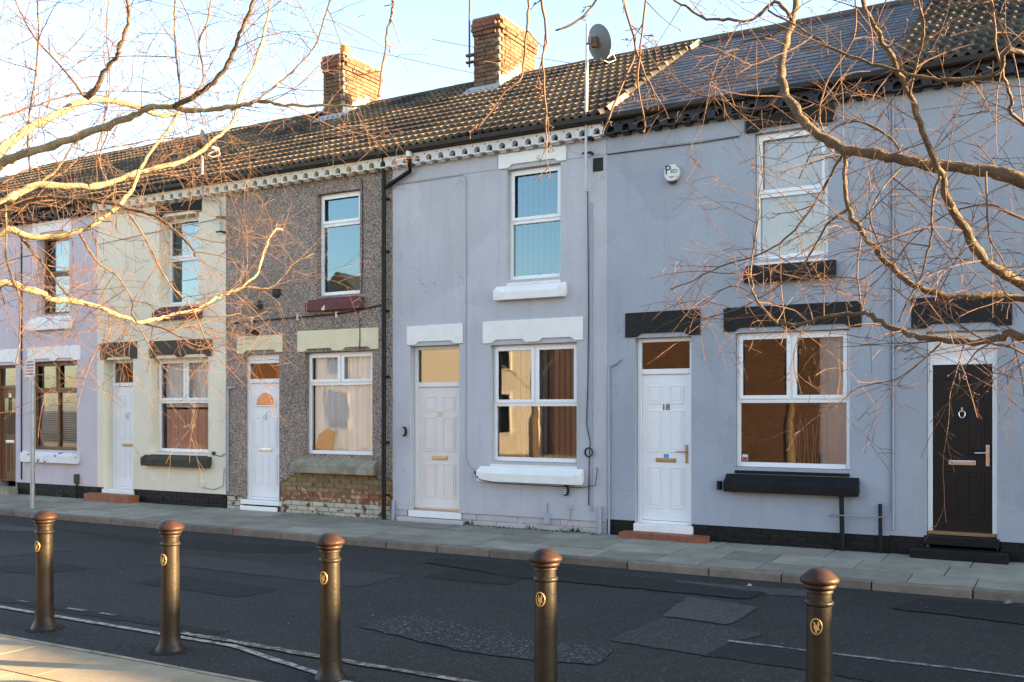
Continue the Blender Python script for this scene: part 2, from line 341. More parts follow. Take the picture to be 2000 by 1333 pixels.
M['plant'] = surf('weed_leaf', (.09,.11,.03), (.16,.13,.04), 9, .8, 0)
M['meter'] = surf('grey_box', (.38,.40,.46), (.36,.38,.44), 5, .6, 0)
M['vent'] = surf('dark_vent', (.02,.02,.02), (.03,.03,.03), 9, .7, 0)
M['plasticw'] = surf('white_plastic', (.72,.71,.68), (.66,.65,.62), 6, .45, 0, streak=.2)
M['plasticb'] = surf('black_plastic', (.015,.016,.02), (.02,.02,.024), 6, .4, 0)
M['redprint'] = surf('red_print', (.40,.03,.03), (.38,.03,.03), 6, .6, 0)
M['blueprint'] = surf('blue_sticker', (.08,.33,.60), (.08,.33,.60), 6, .5, 0)
M['num'] = surf('gilt_number', (.62,.54,.42), (.56,.48,.36), 6, .4, 0, metal=.5)
def brickwall(name, a, b, mo):
    m, N, L, B = _base(name); P = _coord(N, L, False)
    mp = N.new('ShaderNodeMapping'); mp.inputs['Rotation'].default_value = (R(90), 0, 0); L.new(P, mp.inputs['Vector'])
    t = N.new('ShaderNodeTexBrick'); L.new(mp.outputs[0], t.inputs['Vector']); t.inputs['Scale'].default_value = 1
    t.inputs['Brick Width'].default_value = .225; t.inputs['Row Height'].default_value = .075; t.inputs['Mortar Size'].default_value = .008
    t.inputs['Color1'].default_value = col(a); t.inputs['Color2'].default_value = col(b); t.inputs['Mortar'].default_value = col(mo)
    L.new(t.outputs[0], B.inputs['Base Color']); B.inputs['Roughness'].default_value = .9
    return m
M['oppbrick'] = brickwall('red_brick_wall', (.125,.055,.03), (.07,.034,.022), (.065,.05,.04))
M['oppcream'] = surf('cream_render', (.80,.76,.66), (.76,.72,.62), 2, .85, .2, 40)
M['opproof'] = surf('grey_roof', (.07,.07,.075), (.05,.05,.055), 5, .8, .3, 60)
LIMBS_A=[
([(-5.189,3.36,3.223),(-5.229,3.453,3.303),(-5.216,3.576,3.421),(-5.183,3.71,3.524),(-5.133,3.854,3.626),(-5.1,3.988,3.657),(-5.044,4.136,3.654),(-4.992,4.282,3.63),(-4.988,4.399,3.66)],0.0311,0.0146),
([(-5.036,3.795,3.613),(-4.959,3.788,3.644),(-4.875,3.785,3.729),(-4.779,3.789,3.79),(-4.724,3.769,3.829),(-4.65,3.761,3.93),(-4.603,3.736,4.01),(-4.568,3.705,4.054),(-4.502,3.692,4.204),(-4.374,3.714,4.406)],0.0194,0.0069),
([(-5.046,3.789,3.616),(-5.259,3.805,3.821),(-5.497,3.806,4.026),(-5.678,3.841,4.2),(-5.841,3.885,4.379),(-6.01,3.927,4.625)],0.0089,0.0049),
([(-4.906,3.177,3.065),(-4.79,3.198,3.106),(-4.635,3.241,3.143),(-4.438,3.308,3.193),(-4.284,3.35,3.231),(-4.135,3.39,3.276),(-4.035,3.401,3.297),(-3.911,3.427,3.295),(-3.757,3.469,3.26),(-3.615,3.505,3.266),(-3.489,3.531,3.274),(-3.396,3.538,3.269),(-3.311,3.541,3.244),(-3.166,3.578,3.227),(-3.023,3.614,3.21),(-2.883,3.649,3.207)],0.0307,0.0047),
([(-3.882,3.42,3.287),(-3.776,3.438,3.32),(-3.683,3.448,3.355),(-3.599,3.453,3.407),(-3.522,3.454,3.495),(-3.471,3.44,3.554),(-3.412,3.431,3.622),(-3.354,3.421,3.705),(-3.296,3.411,3.831)],0.0151,0.0083),
([(-3.856,3.435,3.289),(-3.905,3.476,3.404),(-3.966,3.51,3.573),(-4.022,3.547,3.74),(-4.065,3.592,3.911),(-4.096,3.643,4.069)],0.0075,0.0053),
([(-3.767,3.429,3.316),(-3.762,3.479,3.382),(-3.783,3.515,3.474),(-3.835,3.534,3.634),(-3.829,3.585,3.755),(-3.845,3.624,3.877),(-3.847,3.671,4.025)],0.0075,0.0052),
([(-3.442,3.5,3.258),(-3.404,3.547,3.309),(-3.338,3.609,3.389),(-3.289,3.662,3.463),(-3.239,3.716,3.563),(-3.212,3.756,3.702),(-3.203,3.786,3.804),(-3.201,3.811,3.913)],0.0073,0.005),
([(-5.284,3.422,2.947),(-5.249,3.513,3.024),(-5.21,3.608,3.087),(-5.123,3.73,3.095),(-5.033,3.854,3.109),(-4.986,3.953,3.16),(-4.92,4.064,3.22),(-4.839,4.182,3.269),(-4.789,4.283,3.319),(-4.756,4.374,3.382),(-4.679,4.49,3.519),(-4.662,4.572,3.607),(-4.666,4.642,3.821),(-4.626,4.737,4.025),(-4.619,4.813,4.273),(-4.629,4.879,4.485),(-4.641,4.945,4.68)],0.0273,0.0068),
([(-5.279,3.655,3.11),(-5.273,3.774,3.224),(-5.301,3.873,3.355),(-5.335,3.969,3.46),(-5.326,4.09,3.535)],0.0119,0.0048),
([(-5.001,3.238,2.869),(-4.886,3.27,2.89),(-4.769,3.302,2.914),(-4.628,3.349,2.907),(-4.498,3.389,2.885),(-4.378,3.423,2.865),(-4.234,3.472,2.828),(-4.098,3.515,2.775),(-4.015,3.528,2.72),(-3.906,3.556,2.608),(-3.868,3.544,2.57)],0.0163,0.0064),
([(-4.718,3.055,2.68),(-4.664,3.144,2.684),(-4.599,3.239,2.682),(-4.515,3.344,2.72),(-4.455,3.437,2.785),(-4.411,3.519,2.875),(-4.39,3.59,2.978),(-4.388,3.648,3.102),(-4.374,3.714,3.217),(-4.325,3.8,3.356),(-4.308,3.867,3.522)],0.0218,0.0071),
([(-5.095,3.299,2.479),(-5.05,3.407,2.463),(-5.028,3.501,2.443),(-5.04,3.575,2.416),(-4.985,3.689,2.415),(-4.936,3.798,2.388),(-4.883,3.91,2.347),(-4.837,4.018,2.311),(-4.805,4.118,2.345),(-4.762,4.223,2.376),(-4.709,4.335,2.411),(-4.695,4.425,2.469),(-4.688,4.511,2.515),(-4.637,4.622,2.575),(-4.6,4.724,2.676),(-4.614,4.798,2.828),(-4.603,4.885,2.97),(-4.606,4.965,2.986)],0.0236,0.0051),
([(-4.697,4.682,2.585),(-4.643,4.759,2.587),(-4.603,4.828,2.588),(-4.55,4.905,2.66),(-4.517,4.97,2.76),(-4.424,5.07,2.833)],0.0099,0.0042),
([(-4.924,4.09,2.321),(-4.785,4.17,2.277),(-4.668,4.237,2.2),(-4.561,4.299,2.163),(-4.486,4.342,2.139)],0.0108,0.0039),
([(-4.785,4.17,2.277),(-4.705,4.331,2.32),(-4.652,4.477,2.373),(-4.626,4.607,2.408)],0.0077,0.0032),
([(-4.346,3.499,2.86),(-4.323,3.57,2.762),(-4.298,3.642,2.635),(-4.288,3.706,2.525),(-4.275,3.771,2.446),(-4.24,3.849,2.365),(-4.21,3.923,2.195)],0.008,0.0042),
([(-4.721,3.168,2.685),(-4.728,3.28,2.579),(-4.753,3.381,2.499),(-4.783,3.479,2.426),(-4.832,3.566,2.413)],0.0092,0.0056),
([(-4.548,3.383,2.721),(-4.542,3.456,2.613),(-4.544,3.524,2.562),(-4.521,3.607,2.51),(-4.511,3.682,2.398),(-4.56,3.722,2.325)],0.008,0.0042),
([(-4.601,3.006,2.806),(-4.581,2.999,2.677),(-4.566,2.988,2.537),(-4.509,3.002,2.395),(-4.474,3.003,2.301),(-4.465,2.989,2.114),(-4.463,2.971,2.022)],0.0075,0.0037),
([(-5.567,3.605,3.127),(-5.486,3.748,3.244),(-5.427,3.877,3.217),(-5.337,4.025,3.379),(-5.215,4.191,3.448),(-5.032,4.393,3.519),(-4.842,4.598,3.525)],0.0091,0.0041),
([(-5.409,3.695,3.208),(-5.367,3.65,3.449),(-5.273,3.635,3.758),(-5.206,3.605,3.973),(-5.156,3.564,4.124),(-5.094,3.531,4.215)],0.0091,0.0057),
([(-5.85,3.788,3.614),(-5.776,3.946,3.708),(-5.64,4.14,3.821),(-5.467,4.354,3.875),(-5.317,4.556,3.894)],0.0111,0.0042),
([(-5.01,3.925,3.127),(-5.137,3.945,3.335),(-5.165,4.021,3.573),(-5.206,4.089,3.849),(-5.293,4.131,4.163),(-5.35,4.191,4.387)],0.0061,0.0049),
([(-4.21,3.923,2.195),(-4.161,3.952,2.111),(-4.1,3.987,2.026)],0.0042,0.0028),
([(-4.56,3.722,2.325),(-4.455,3.783,2.111),(-4.382,3.825,1.998)],0.0056,0.0028),
([(-4.925,3.858,2.345),(-4.88,3.827,2.243),(-4.896,3.76,2.151),(-4.916,3.691,1.974),(-4.91,3.637,1.8)],0.006,0.0029),
]
LIMBS_B=[
([(-0.192,4.042,2.626),(-0.301,4.037,2.669),(-0.443,4.013,2.704),(-0.589,3.987,2.737),(-0.704,3.979,2.775),(-0.799,3.982,2.8),(-0.882,3.992,2.855),(-0.967,4.0,2.946),(-1.033,4.02,3.046),(-1.071,4.056,3.141),(-1.08,4.108,3.227),(-1.079,4.167,3.325),(-1.068,4.231,3.434),(-1.065,4.29,3.545),(-1.062,4.349,3.72)],0.0286,0.0132),
([(-0.182,3.817,2.228),(-0.247,3.751,2.27),(-0.307,3.688,2.323),(-0.354,3.632,2.413),(-0.389,3.583,2.479),(-0.41,3.542,2.558),(-0.425,3.504,2.616),(-0.464,3.453,2.729),(-0.49,3.41,2.81),(-0.529,3.359,2.899),(-0.565,3.309,2.985),(-0.608,3.255,3.083),(-0.635,3.211,3.153)],0.0227,0.0056),
([(-0.198,4.154,2.206),(-0.314,4.105,2.222),(-0.412,4.067,2.219),(-0.504,4.032,2.242),(-0.574,4.009,2.279),(-0.637,3.991,2.343),(-0.701,3.972,2.423),(-0.756,3.958,2.504),(-0.79,3.957,2.569),(-0.802,3.968,2.653),(-0.806,3.983,2.73),(-0.806,4.001,2.801)],0.0171,0.0079),
([(-0.187,3.93,2.052),(-0.264,3.946,2.052),(-0.377,3.943,2.042),(-0.492,3.938,2.059),(-0.573,3.952,2.08),(-0.65,3.969,2.119),(-0.721,3.989,2.163),(-0.753,4.032,2.172),(-0.866,4.028,2.169),(-0.958,4.036,2.149),(-1.067,4.034,2.145),(-1.114,4.069,2.169),(-1.185,4.089,2.269),(-1.217,4.131,2.333),(-1.229,4.186,2.447),(-1.223,4.25,2.653),(-1.221,4.312,2.856),(-1.25,4.357,2.997)],0.0171,0.0023),
([(-0.753,4.066,2.174),(-0.765,4.088,2.209),(-0.784,4.106,2.358),(-0.773,4.141,2.516),(-0.801,4.153,2.621)],0.006,0.0031),
([(-0.812,4.009,2.806),(-0.855,4.088,2.782),(-0.929,4.149,2.692),(-1.016,4.203,2.597),(-1.106,4.255,2.525),(-1.234,4.286,2.471),(-1.401,4.293,2.433),(-1.556,4.308,2.374),(-1.66,4.351,2.353)],0.009,0.003),
([(-0.795,3.984,2.575),(-0.89,4.053,2.531),(-0.962,4.135,2.449),(-1.038,4.215,2.389),(-1.133,4.284,2.334),(-1.337,4.29,2.237),(-1.55,4.291,2.215),(-1.652,4.356,2.374)],0.0079,0.0024),
([(-0.405,3.459,2.547),(-0.427,3.465,2.477),(-0.432,3.481,2.368),(-0.45,3.49,2.296),(-0.473,3.496,2.223),(-0.507,3.496,2.157),(-0.536,3.498,2.088)],0.0074,0.0034),
([(-0.311,3.974,2.659),(-0.305,3.978,2.449),(-0.268,3.999,2.358),(-0.233,4.019,2.275)],0.0055,0.0028),
([(-0.144,3.032,2.766),(-0.199,3.031,2.725),(-0.255,3.031,2.716),(-0.339,3.014,2.721),(-0.398,3.012,2.734),(-0.471,3.001,2.767),(-0.532,2.998,2.792),(-0.588,2.997,2.824),(-0.642,2.997,2.856),(-0.682,3.006,2.893),(-0.724,3.013,2.926),(-0.828,2.985,3.001)],0.009,0.0039),
([(-0.176,3.705,2.749),(-0.207,3.649,2.81),(-0.22,3.603,2.842),(-0.237,3.555,2.912),(-0.25,3.509,2.993),(-0.254,3.468,3.087),(-0.255,3.429,3.137)],0.0093,0.004),
([(-0.49,3.41,2.81),(-0.468,3.376,2.884),(-0.445,3.343,2.934),(-0.433,3.304,2.995),(-0.443,3.252,3.048),(-0.443,3.206,3.094)],0.0066,0.0039),
([(-1.069,4.23,3.434),(-1.128,4.225,3.524),(-1.184,4.222,3.508),(-1.239,4.219,3.468),(-1.334,4.193,3.482),(-1.423,4.171,3.492),(-1.497,4.157,3.548),(-1.562,4.149,3.597),(-1.626,4.141,3.652)],0.0108,0.0056),
([(-1.075,4.227,3.417),(-1.184,4.222,3.382),(-1.279,4.225,3.38),(-1.375,4.227,3.276),(-1.432,4.252,3.257),(-1.432,4.31,3.214),(-1.482,4.339,3.163)],0.0065,0.0035),
([(-1.137,4.306,3.169),(-1.217,4.337,3.123),(-1.326,4.351,3.143),(-1.448,4.358,3.202),(-1.571,4.364,3.251),(-1.716,4.358,3.294),(-1.82,4.375,3.368)],0.0088,0.0036),
([(-0.449,3.895,2.042),(-0.532,3.933,1.97),(-0.618,3.971,1.914),(-0.759,3.976,1.881),(-0.833,4.02,1.82)],0.0046,0.002),
([(-0.377,3.936,2.042),(-0.401,3.922,1.948),(-0.425,3.908,1.846),(-0.414,3.915,1.772)],0.0037,0.0018),
([(-0.265,3.885,2.048),(-0.335,3.845,1.998),(-0.374,3.822,1.926),(-0.393,3.812,1.854)],0.0045,0.0018),
([(-0.176,3.705,1.986),(-0.269,3.721,2.021),(-0.365,3.735,2.081),(-0.449,3.756,2.157),(-0.536,3.775,2.182),(-0.609,3.803,2.244)],0.0059,0.0028),
([(-0.597,4.155,2.775),(-0.67,4.067,2.672),(-0.714,3.996,2.545),(-0.673,3.973,2.421),(-0.599,3.97,2.338),(-0.494,3.984,2.256)],0.006,0.0028),
([(-0.182,3.817,2.446),(-0.277,3.821,2.508),(-0.358,3.831,2.51),(-0.458,3.831,2.474),(-0.545,3.839,2.41),(-0.617,3.855,2.325),(-0.692,3.87,2.256)],0.0052,0.0024),
([(-0.613,4.146,2.775),(-0.667,4.162,2.872),(-0.762,4.153,2.944),(-0.859,4.143,2.945),(-0.958,4.133,2.863),(-1.022,4.142,2.747)],0.006,0.0032),
([(-0.927,4.196,2.909),(-0.944,4.163,3.015),(-0.904,4.164,3.155),(-0.827,4.185,3.272),(-0.802,4.176,3.368),(-0.801,4.153,3.443)],0.0063,0.0041),
([(-1.011,4.263,2.169),(-1.047,4.243,2.102),(-1.066,4.232,2.016),(-1.054,4.239,1.908)],0.0043,0.0022),
([(-1.261,4.35,2.299),(-1.342,4.342,2.346),(-1.431,4.329,2.327),(-1.522,4.316,2.262)],0.0045,0.0023),
]
LIMBS_T=[
([(-1.562,2.101,2.948),(-1.565,2.1,2.868),(-1.568,2.098,2.828),(-1.577,2.092,2.794),(-1.583,2.089,2.734),(-1.591,2.084,2.668),(-1.599,2.08,2.614)],0.0053,0.0027),
([(-1.137,2.115,2.86),(-1.134,2.116,2.786),(-1.124,2.122,2.693),(-1.132,2.117,2.65),(-1.127,2.12,2.552),(-1.124,2.122,2.428)],0.0055,0.0025),
([(-1.158,2.103,2.86),(-1.161,2.101,2.786),(-1.166,2.098,2.712),(-1.177,2.092,2.601),(-1.209,2.073,2.566),(-1.271,2.038,2.471)],0.0049,0.0025),
([(-1.046,2.398,2.948),(-1.045,2.398,2.868),(-1.018,2.414,2.741),(-1.059,2.39,2.614),(-1.088,2.374,2.534)],0.006,0.0033),
([(-0.948,2.339,2.904),(-0.955,2.335,2.827),(-0.966,2.328,2.711),(-0.973,2.325,2.621),(-0.959,2.332,2.532)],0.0051,0.0026),
([(-1.018,2.414,2.741),(-0.993,2.428,2.668),(-0.961,2.447,2.601)],0.0047,0.002),
([(-1.336,2.577,2.902),(-1.278,2.61,2.931),(-1.233,2.636,2.991),(-1.2,2.655,3.08)],0.0037,0.0045),
]
HIGH=[(0.232, 3.479, 3.214), (-0.385, 2.893, 3.241), (-0.949, 2.454, 3.135), (-1.156, 2.162, 2.932), (-1.562, 2.101, 2.988)]
PATCH={'dark': [(-13.405, 9.577), (-11.209, 9.605), (-8.699, 9.979), (-8.472, 9.574), (-9.14, 9.19), (-10.619, 9.1), (-12.207, 9.29)], 'dark2': [(-10.776, 6.979), (-10.291, 7.52), (-9.745, 7.402), (-9.904, 6.827), (-10.436, 6.758)], 'dark3': [(-8.539, 7.021), (-8.525, 7.582), (-6.983, 7.476), (-7.031, 6.948)], 'dark4': [(-6.166, 8.786), (-6.173, 9.25), (-5.285, 9.883), (-5.126, 8.81)], 'trench': [(-2.412, 7.004), (-2.384, 7.519), (-0.326, 7.488), (-0.171, 7.256), (-0.905, 6.807), (-1.616, 6.971)], 'light1': [(-3.801, 9.471), (-3.727, 9.931), (-2.324, 10.026), (-2.29, 9.674)], 'panel1': [(-3.228, 7.092), (-3.164, 8.119), (-2.199, 7.928), (-2.384, 7.519), (-2.412, 7.004)], 'panel2': [(-3.179, 8.159), (-3.305, 9.151), (-2.554, 8.956), (-2.589, 8.096)], 'rough': [(-4.117, 6.238), (-4.199, 6.927), (-3.042, 6.82), (-2.981, 6.375), (-3.472, 6.258)], 'panel3': [(-5.214, 6.519), (-5.15, 7.151), (-4.162, 6.905), (-4.084, 6.257)], 'dark5': [(-1.521, 9.497), (-1.35, 10.155), (-0.321, 10.187), (-0.294, 9.326)], 'kerbdark': [(-6.834, 10.018), (-5.475, 10.113), (-2.688, 9.69), (-2.769, 9.281), (-5.329, 9.267), (-6.711, 9.624)]}
F = 12.23                                  # facade line
GZ = .13                                   # pavement level at the walls
EY, EZ, RY, RZ = 12.06, 5.70, 16.0, 7.93   # eaves and ridge of the roofs
PITCH = math.atan2(RZ-EZ, RY-EY)
SUNK = .3
# ------------------------------------------------------------------ ground, road, pavements
struct(MB().add([(-900,-900,-.03),(900,-900,-.03),(900,900,-.03),(-900,900,-.03)], [(0,1,2,3)]).build('ground', M['road']))
road = struct(MB().add([(-70,4.88,0),(70,4.88,0),(70,10.41,0),(-70,10.41,0)], [(0,1,2,3)]).build('road', M['road']))
def sheet(name, pts, z, m, parent, rag=.02, seg=.12):
    out = []
    n = len(pts)
    for i in range(n):
        a, b = Vector(pts[i]), Vector(pts[(i+1) % n]); k = max(1, int((b-a).length/seg))
        for j in range(k):
            p = a.lerp(b, j/k); out.append((p.x + random.uniform(-rag, rag), p.y + random.uniform(-rag, rag), z))
    return MB().add(out, [tuple(range(len(out)))]).build(name, m, parent)
def ccw(p):
    a = sum(p[i][0]*p[(i+1) % len(p)][1] - p[(i+1) % len(p)][0]*p[i][1] for i in range(len(p)))
    return p if a > 0 else p[::-1]
PM = {'dark':'roadd','dark2':'roadd','dark3':'roadd','dark4':'roadd','trench':'roadd','light1':'roadl','panel1':'roadm','panel2':'roadl','rough':'roadrough','panel3':'roadrough','dark5':'roadd','kerbdark':'roadd'}
for i, (k, pts) in enumerate(PATCH.items()):
    sheet('asphalt_patch', ccw(pts), .003 + .0006*i, M[PM[k]], road)
sheet('asphalt_patch', [(-9.6,8.0),(-6.4,8.0),(-6.4,8.75),(-9.6,8.7)], .004, M['roadm'], road)
sheet('asphalt_patch', [(-16,5.75),(-6.0,5.68),(-6.0,5.84),(-16,5.95)], .004, M['roadd'], road, .03)
sheet('asphalt_patch', [(-15,7.6),(-11.4,7.5),(-11.2,8.3),(-15,8.4)], .004, M['roadm'], road)
sheet('asphalt_patch', [(-24,8.9),(-13.6,9.1),(-13.4,9.5),(-24,9.6)], .004, M['roadl'], road)
def line(name, pts, wd, m, z=.010, rag=.006):
    P = [Vector((x, y)) for x, y in pts]; lf = []; rt = []
    full = []
    for a, b in zip(P[:-1], P[1:]):
        k = max(1, int((b-a).length/.15))
        full += [a.lerp(b, j/k) for j in range(k)]
    full.append(P[-1])
    for i, p in enumerate(full):
        t = (full[min(i+1, len(full)-1)] - full[max(0, i-1)]).normalized(); nn = Vector((-t.y, t.x))
        lf.append(p + nn*(wd/2 + random.uniform(-rag, rag))); rt.append(p - nn*(wd/2 + random.uniform(-rag, rag)))
    n = len(full); vs = [(p.x, p.y, z) for p in lf] + [(p.x, p.y, z) for p in rt]
    return MB().add(vs, [(i, n+i, n+i+1, i+1) for i in range(n-1)]).build(name, m, road)
line('white_line', [(-30,5.53),(-8.5,5.53),(-5.6,5.50),(-5.15,5.38),(-4.4,5.18),(-3.2,4.92)], .06, M['wline'])
line('yellow_line', [(-6.3,5.62),(-4.0,5.55),(-1,5.5),(8,5.5)], .07, M['yline'], .011, .012)
for i in range(9):
    u = -12.4 + i*.62 + random.uniform(-.1,.1); line('white_line', [(u, 5.80), (u+random.uniform(.12,.3), 5.79)], .05, M['chalk'], .011, .012)
line('chalk_line', [(-2.40,7.53),(-.2,7.50),(2,7.5)], .045, M['chalk'], .0105, .012)
# far pavement: kerb stones and flagstones
pav = struct(MB().box(-70, 70, 10.43, F+.3, -.02, .07).build('pavement', M['joint']))
kerb = struct(MB().box(-70, 70, 10.43, 10.53, -.02, .068).build('kerb', M['joint']))
kmes = [MB().box(-.5,.5,-.065,.065,-.08,.045).mesh('kerb_stone', M['kerb'], bevel=.014) for _ in range(1)]
u = -24.0
while u < 4.5:
    l = random.choice((.78,.9,.92,.95)); inst('kerb_stone', kmes[0], kerb, (u+l/2, 10.465+random.uniform(-.006,.006), .043+random.uniform(-.004,.004)), (random.uniform(-.02,.02), random.uniform(-.004,.004), random.uniform(-.004,.004)), ((l-.012), 1, 1)); u += l
slab_me = MB().box(-.5,.5,-.5,.5,-.03,0).mesh('flagstone', M['slab'])
rows = ((10.535,.50),(11.04,.58),(11.625,.58))
tl = math.atan2(.043, 1.7)
for v0, wd in rows:
    u = -24.0 + random.uniform(0,.5)
    while u < 4.5:
        l = random.choice((.55,.62,.75,.9,.9)); vc = v0+wd/2
        inst('flagstone', slab_me, pav, (u+l/2, vc, .088+.043*(vc-10.53)/1.7+random.uniform(-.003,.003)), (tl+random.uniform(-.004,.004), random.uniform(-.005,.005), random.uniform(-.004,.004)), (l-.013, wd-.012, 1)); u += l
# near pavement
npav = struct(MB().add([(-70,-6,-.006),(70,-6,-.006),(70,4.88,-.006),(-70,4.88,-.006)], [(0,1,2,3)]).build('near_pavement', M['joint']))
sw_me = MB().box(-.5,.5,-.5,.5,-.03,.004).mesh('flagstone', M['slabw'])
ek = MB().box(-.5,.5,-.018,.018,-.03,.006).mesh('edging_stone', M['stone'])
for i in range(12): inst('edging_stone', ek, npav, (-9.6+i*.915, 4.862+random.uniform(-.006,.006), random.uniform(-.002,.002)), (0,0,random.uniform(-.008,.008)), (.90,1,1))
for j, v0 in enumerate((4.22,3.60,2.98,2.36,1.74,1.12)):
    u = -10.2 + (j % 2)*.43
    while u < -.6:
        l = random.choice((.75,.9,.9)); inst('flagstone', sw_me, npav, (u+l/2, v0+.305, random.uniform(-.002,.002)), (random.uniform(-.003,.003), random.uniform(-.003,.003), 0), (l-.012,.60,1)); u += l
struct(MB().box(-70,70,-9.2,-6,-.02,.05).build('far_side_pavement', M['slabw']))

# ------------------------------------------------------------------ house building
brick_mes = {}
def brick_mesh(mk):
    if mk not in brick_mes: brick_mes[mk] = MB().box(-.5,.5,-.051,.051,-.0325,.0325).mesh('brick', M[mk], bevel=.006)
    return brick_mes[mk]
def brick_course(parent, u0, u1, z, y, mk, off, h=.065, pitch=.225, depth=1):
    """one course of bricks facing -y between u0 and u1, front face at y"""
    u = u0 - off*pitch
    while u < u1 - .02:
        a, b = max(u, u0), min(u+pitch, u1)
        if b - a > .03:
            m_ = mk if isinstance(mk, str) else random.choice(mk)
            inst('brick', brick_mesh(m_), parent, ((a+b)/2, y+.051+random.uniform(-.003,.003), z+h/2), (random.uniform(-.01,.01), 0, random.uniform(-.012,.012)), (b-a-.010, depth, h/.065))
        u += pitch
def wall_grid(mb, u0, u1, z0, z1, ops, y, depth):
    xs = sorted(set([u0, u1] + [a for o in ops for a in o[:2]])); zs = sorted(set([z0, z1] + [a for o in ops for a in o[2:4]]))
    xs = [x for x in xs if u0 <= x <= u1]; zs = [z for z in zs if z0 <= z <= z1]
    idx = {}; vs = []
    for i, x in enumerate(xs):
        for j, z in enumerate(zs): idx[i, j] = len(vs); vs.append((x, y, z))
    fs = []
    for i in range(len(xs)-1):
        for j in range(len(zs)-1):
            cx_, cz_ = (xs[i]+xs[i+1])/2, (zs[j]+zs[j+1])/2
            if any(o[0] < cx_ < o[1] and o[2] < cz_ < o[3] for o in ops): continue
            fs.append((idx[i,j], idx[i+1,j], idx[i+1,j+1], idx[i,j+1]))
    mb.add(vs, fs)
    for o in ops:
        if len(o) > 4 and o[4] == 'noreveal': continue
        a, b, c_, d = o[:4]
        Y = y + depth
        mb.add([(a,y,c_),(a,Y,c_),(a,Y,d),(a,y,d)], [(0,1,2,3)])
        mb.add([(b,y,c_),(b,Y,c_),(b,Y,d),(b,y,d)], [(3,2,1,0)])
        mb.add([(a,y,d),(b,y,d),(b,Y,d),(a,Y,d)], [(3,2,1,0)])
        mb.add([(a,y,c_),(b,y,c_),(b,Y,c_),(a,Y,c_)], [(0,1,2,3)])
    return mb
def frame_bars(mb, u0, u1, z0, z1, y0, y1, w, wb=None):
    wb = wb or w
    mb.box(u0, u0+w, y0, y1, z0, z1); mb.box(u1-w, u1, y0, y1, z0, z1)
    mb.box(u0+w, u1-w, y0, y1, z1-w, z1); mb.box(u0+w, u1-w, y0, y1, z0, z0+wb)
def wavy(name, m, parent, u0, u1, z0, z1, y, amp=.02, per=.09, gather=None):
    mb = MB(); n = max(8, int((u1-u0)/.018)); vs = []
    ph = random.uniform(0, 6)
    for i in range(n+1):
        t = i/n; u = u0+(u1-u0)*t
        d = amp*math.sin(u/per*6.28+ph) + amp*.5*math.sin(u/per*2.9+ph*2)
        vs += [(u, y+d, z0), (u, y+d*.6, z1)]
    mb.add(vs, [(2*i, 2*i+2, 2*i+3, 2*i+1) for i in range(n)])
    return mb.build(name, m, parent, smooth='all')
def window(h, u0, u1, z0, z1, d, mid, style, fm='upvc', gm='glass', ground=True):
    y = F + d; fr = M[fm]; mb = MB(); w = .05
    mb2 = mb; mb.box(u0+.004, u0+w, y-.03, y+.04, z0+.004, z1-.004); mb.box(u1-w, u1-.004, y-.03, y+.04, z0+.004, z1-.004)
    mb.box(u0+w, u1-w, y-.03, y+.04, z1-w, z1-.004); mb.box(u0+w, u1-w, y-.035, y+.04, z0+.004, z0+w+.012)
    mb.box(u0+w, u1-w, y-.03, y+.04, mid-.03, mid+.03)
    um = (u0+u1)/2
    if ground: mb.box(um-.028, um+.028, y-.03, y+.04, mid+.03, z1-w)
    if style == 'brown': mb.box(um-.025, um+.025, y-.03, y+.04, z0+w+.012, mid-.03)
    wo = mb.build('window', fr, h, bevel=.006)
    cas = []
    if ground: cas = [(u0+w, um-.028, mid+.03, z1-w), (um+.028, u1-w, mid+.03, z1-w)]
    elif style != 'fixedtop': cas = [(u0+w, u1-w, mid+.03, z1-w)]
    for a, b, c_, dd in cas:
        m2 = MB(); frame_bars(m2, a-.012, b+.012, c_-.012, dd+.012, y-.046, y-.0302, .048); m2.build('casement', fr, wo, bevel=.005)
    lights = list(cas) if cas else [(u0+w, u1-w, mid+.03, z1-w)]
    lights += [(u0+w, um-.025, z0+w+.012, mid-.03), (um+.025, u1-w, z0+w+.012, mid-.03)] if style == 'brown' else [(u0+w, u1-w, z0+w+.012, mid-.03)]
    for a, b, c_, dd in lights:
        MB().add([(a-.003, y+.006, c_-.003), (b+.003, y+.006, c_-.003), (b+.003, y+.006, dd+.003), (a-.003, y+.006, dd+.003)], [(0,1,2,3)]).build('pane', M[gm], wo)
    return wo
def vslats(wo, u0, u1, z0, z1, y, pitch=.085, wd=.08, ang=.9, m='blind'):
    me = MB().box(-wd/2, wd/2, -.0015, .0015, z0, z1).mesh('blind_slat', M[m])
    u = u0
    while u < u1:
        inst('blind_slat', me, wo, (u, y, 0), (0, 0, ang+random.uniform(-.08,.08))); u += pitch
def lintel(h, u0, u1, zb, zt, m, notches, proud=.022, lift=.045):
    p = [(u0, zt+random.uniform(-.006,.006)), (u0, zb)]
    for a, b in notches: p += [(a-.03, zb), (a+.03, zb+lift), (b-.03, zb+lift), (b+.03, zb)]
    p += [(u1, zb), (u1, zt+random.uniform(-.006,.006))]
    return MB().prism_y(p, F-proud, F+.06).build('lintel', M[m], h, bevel=.006)
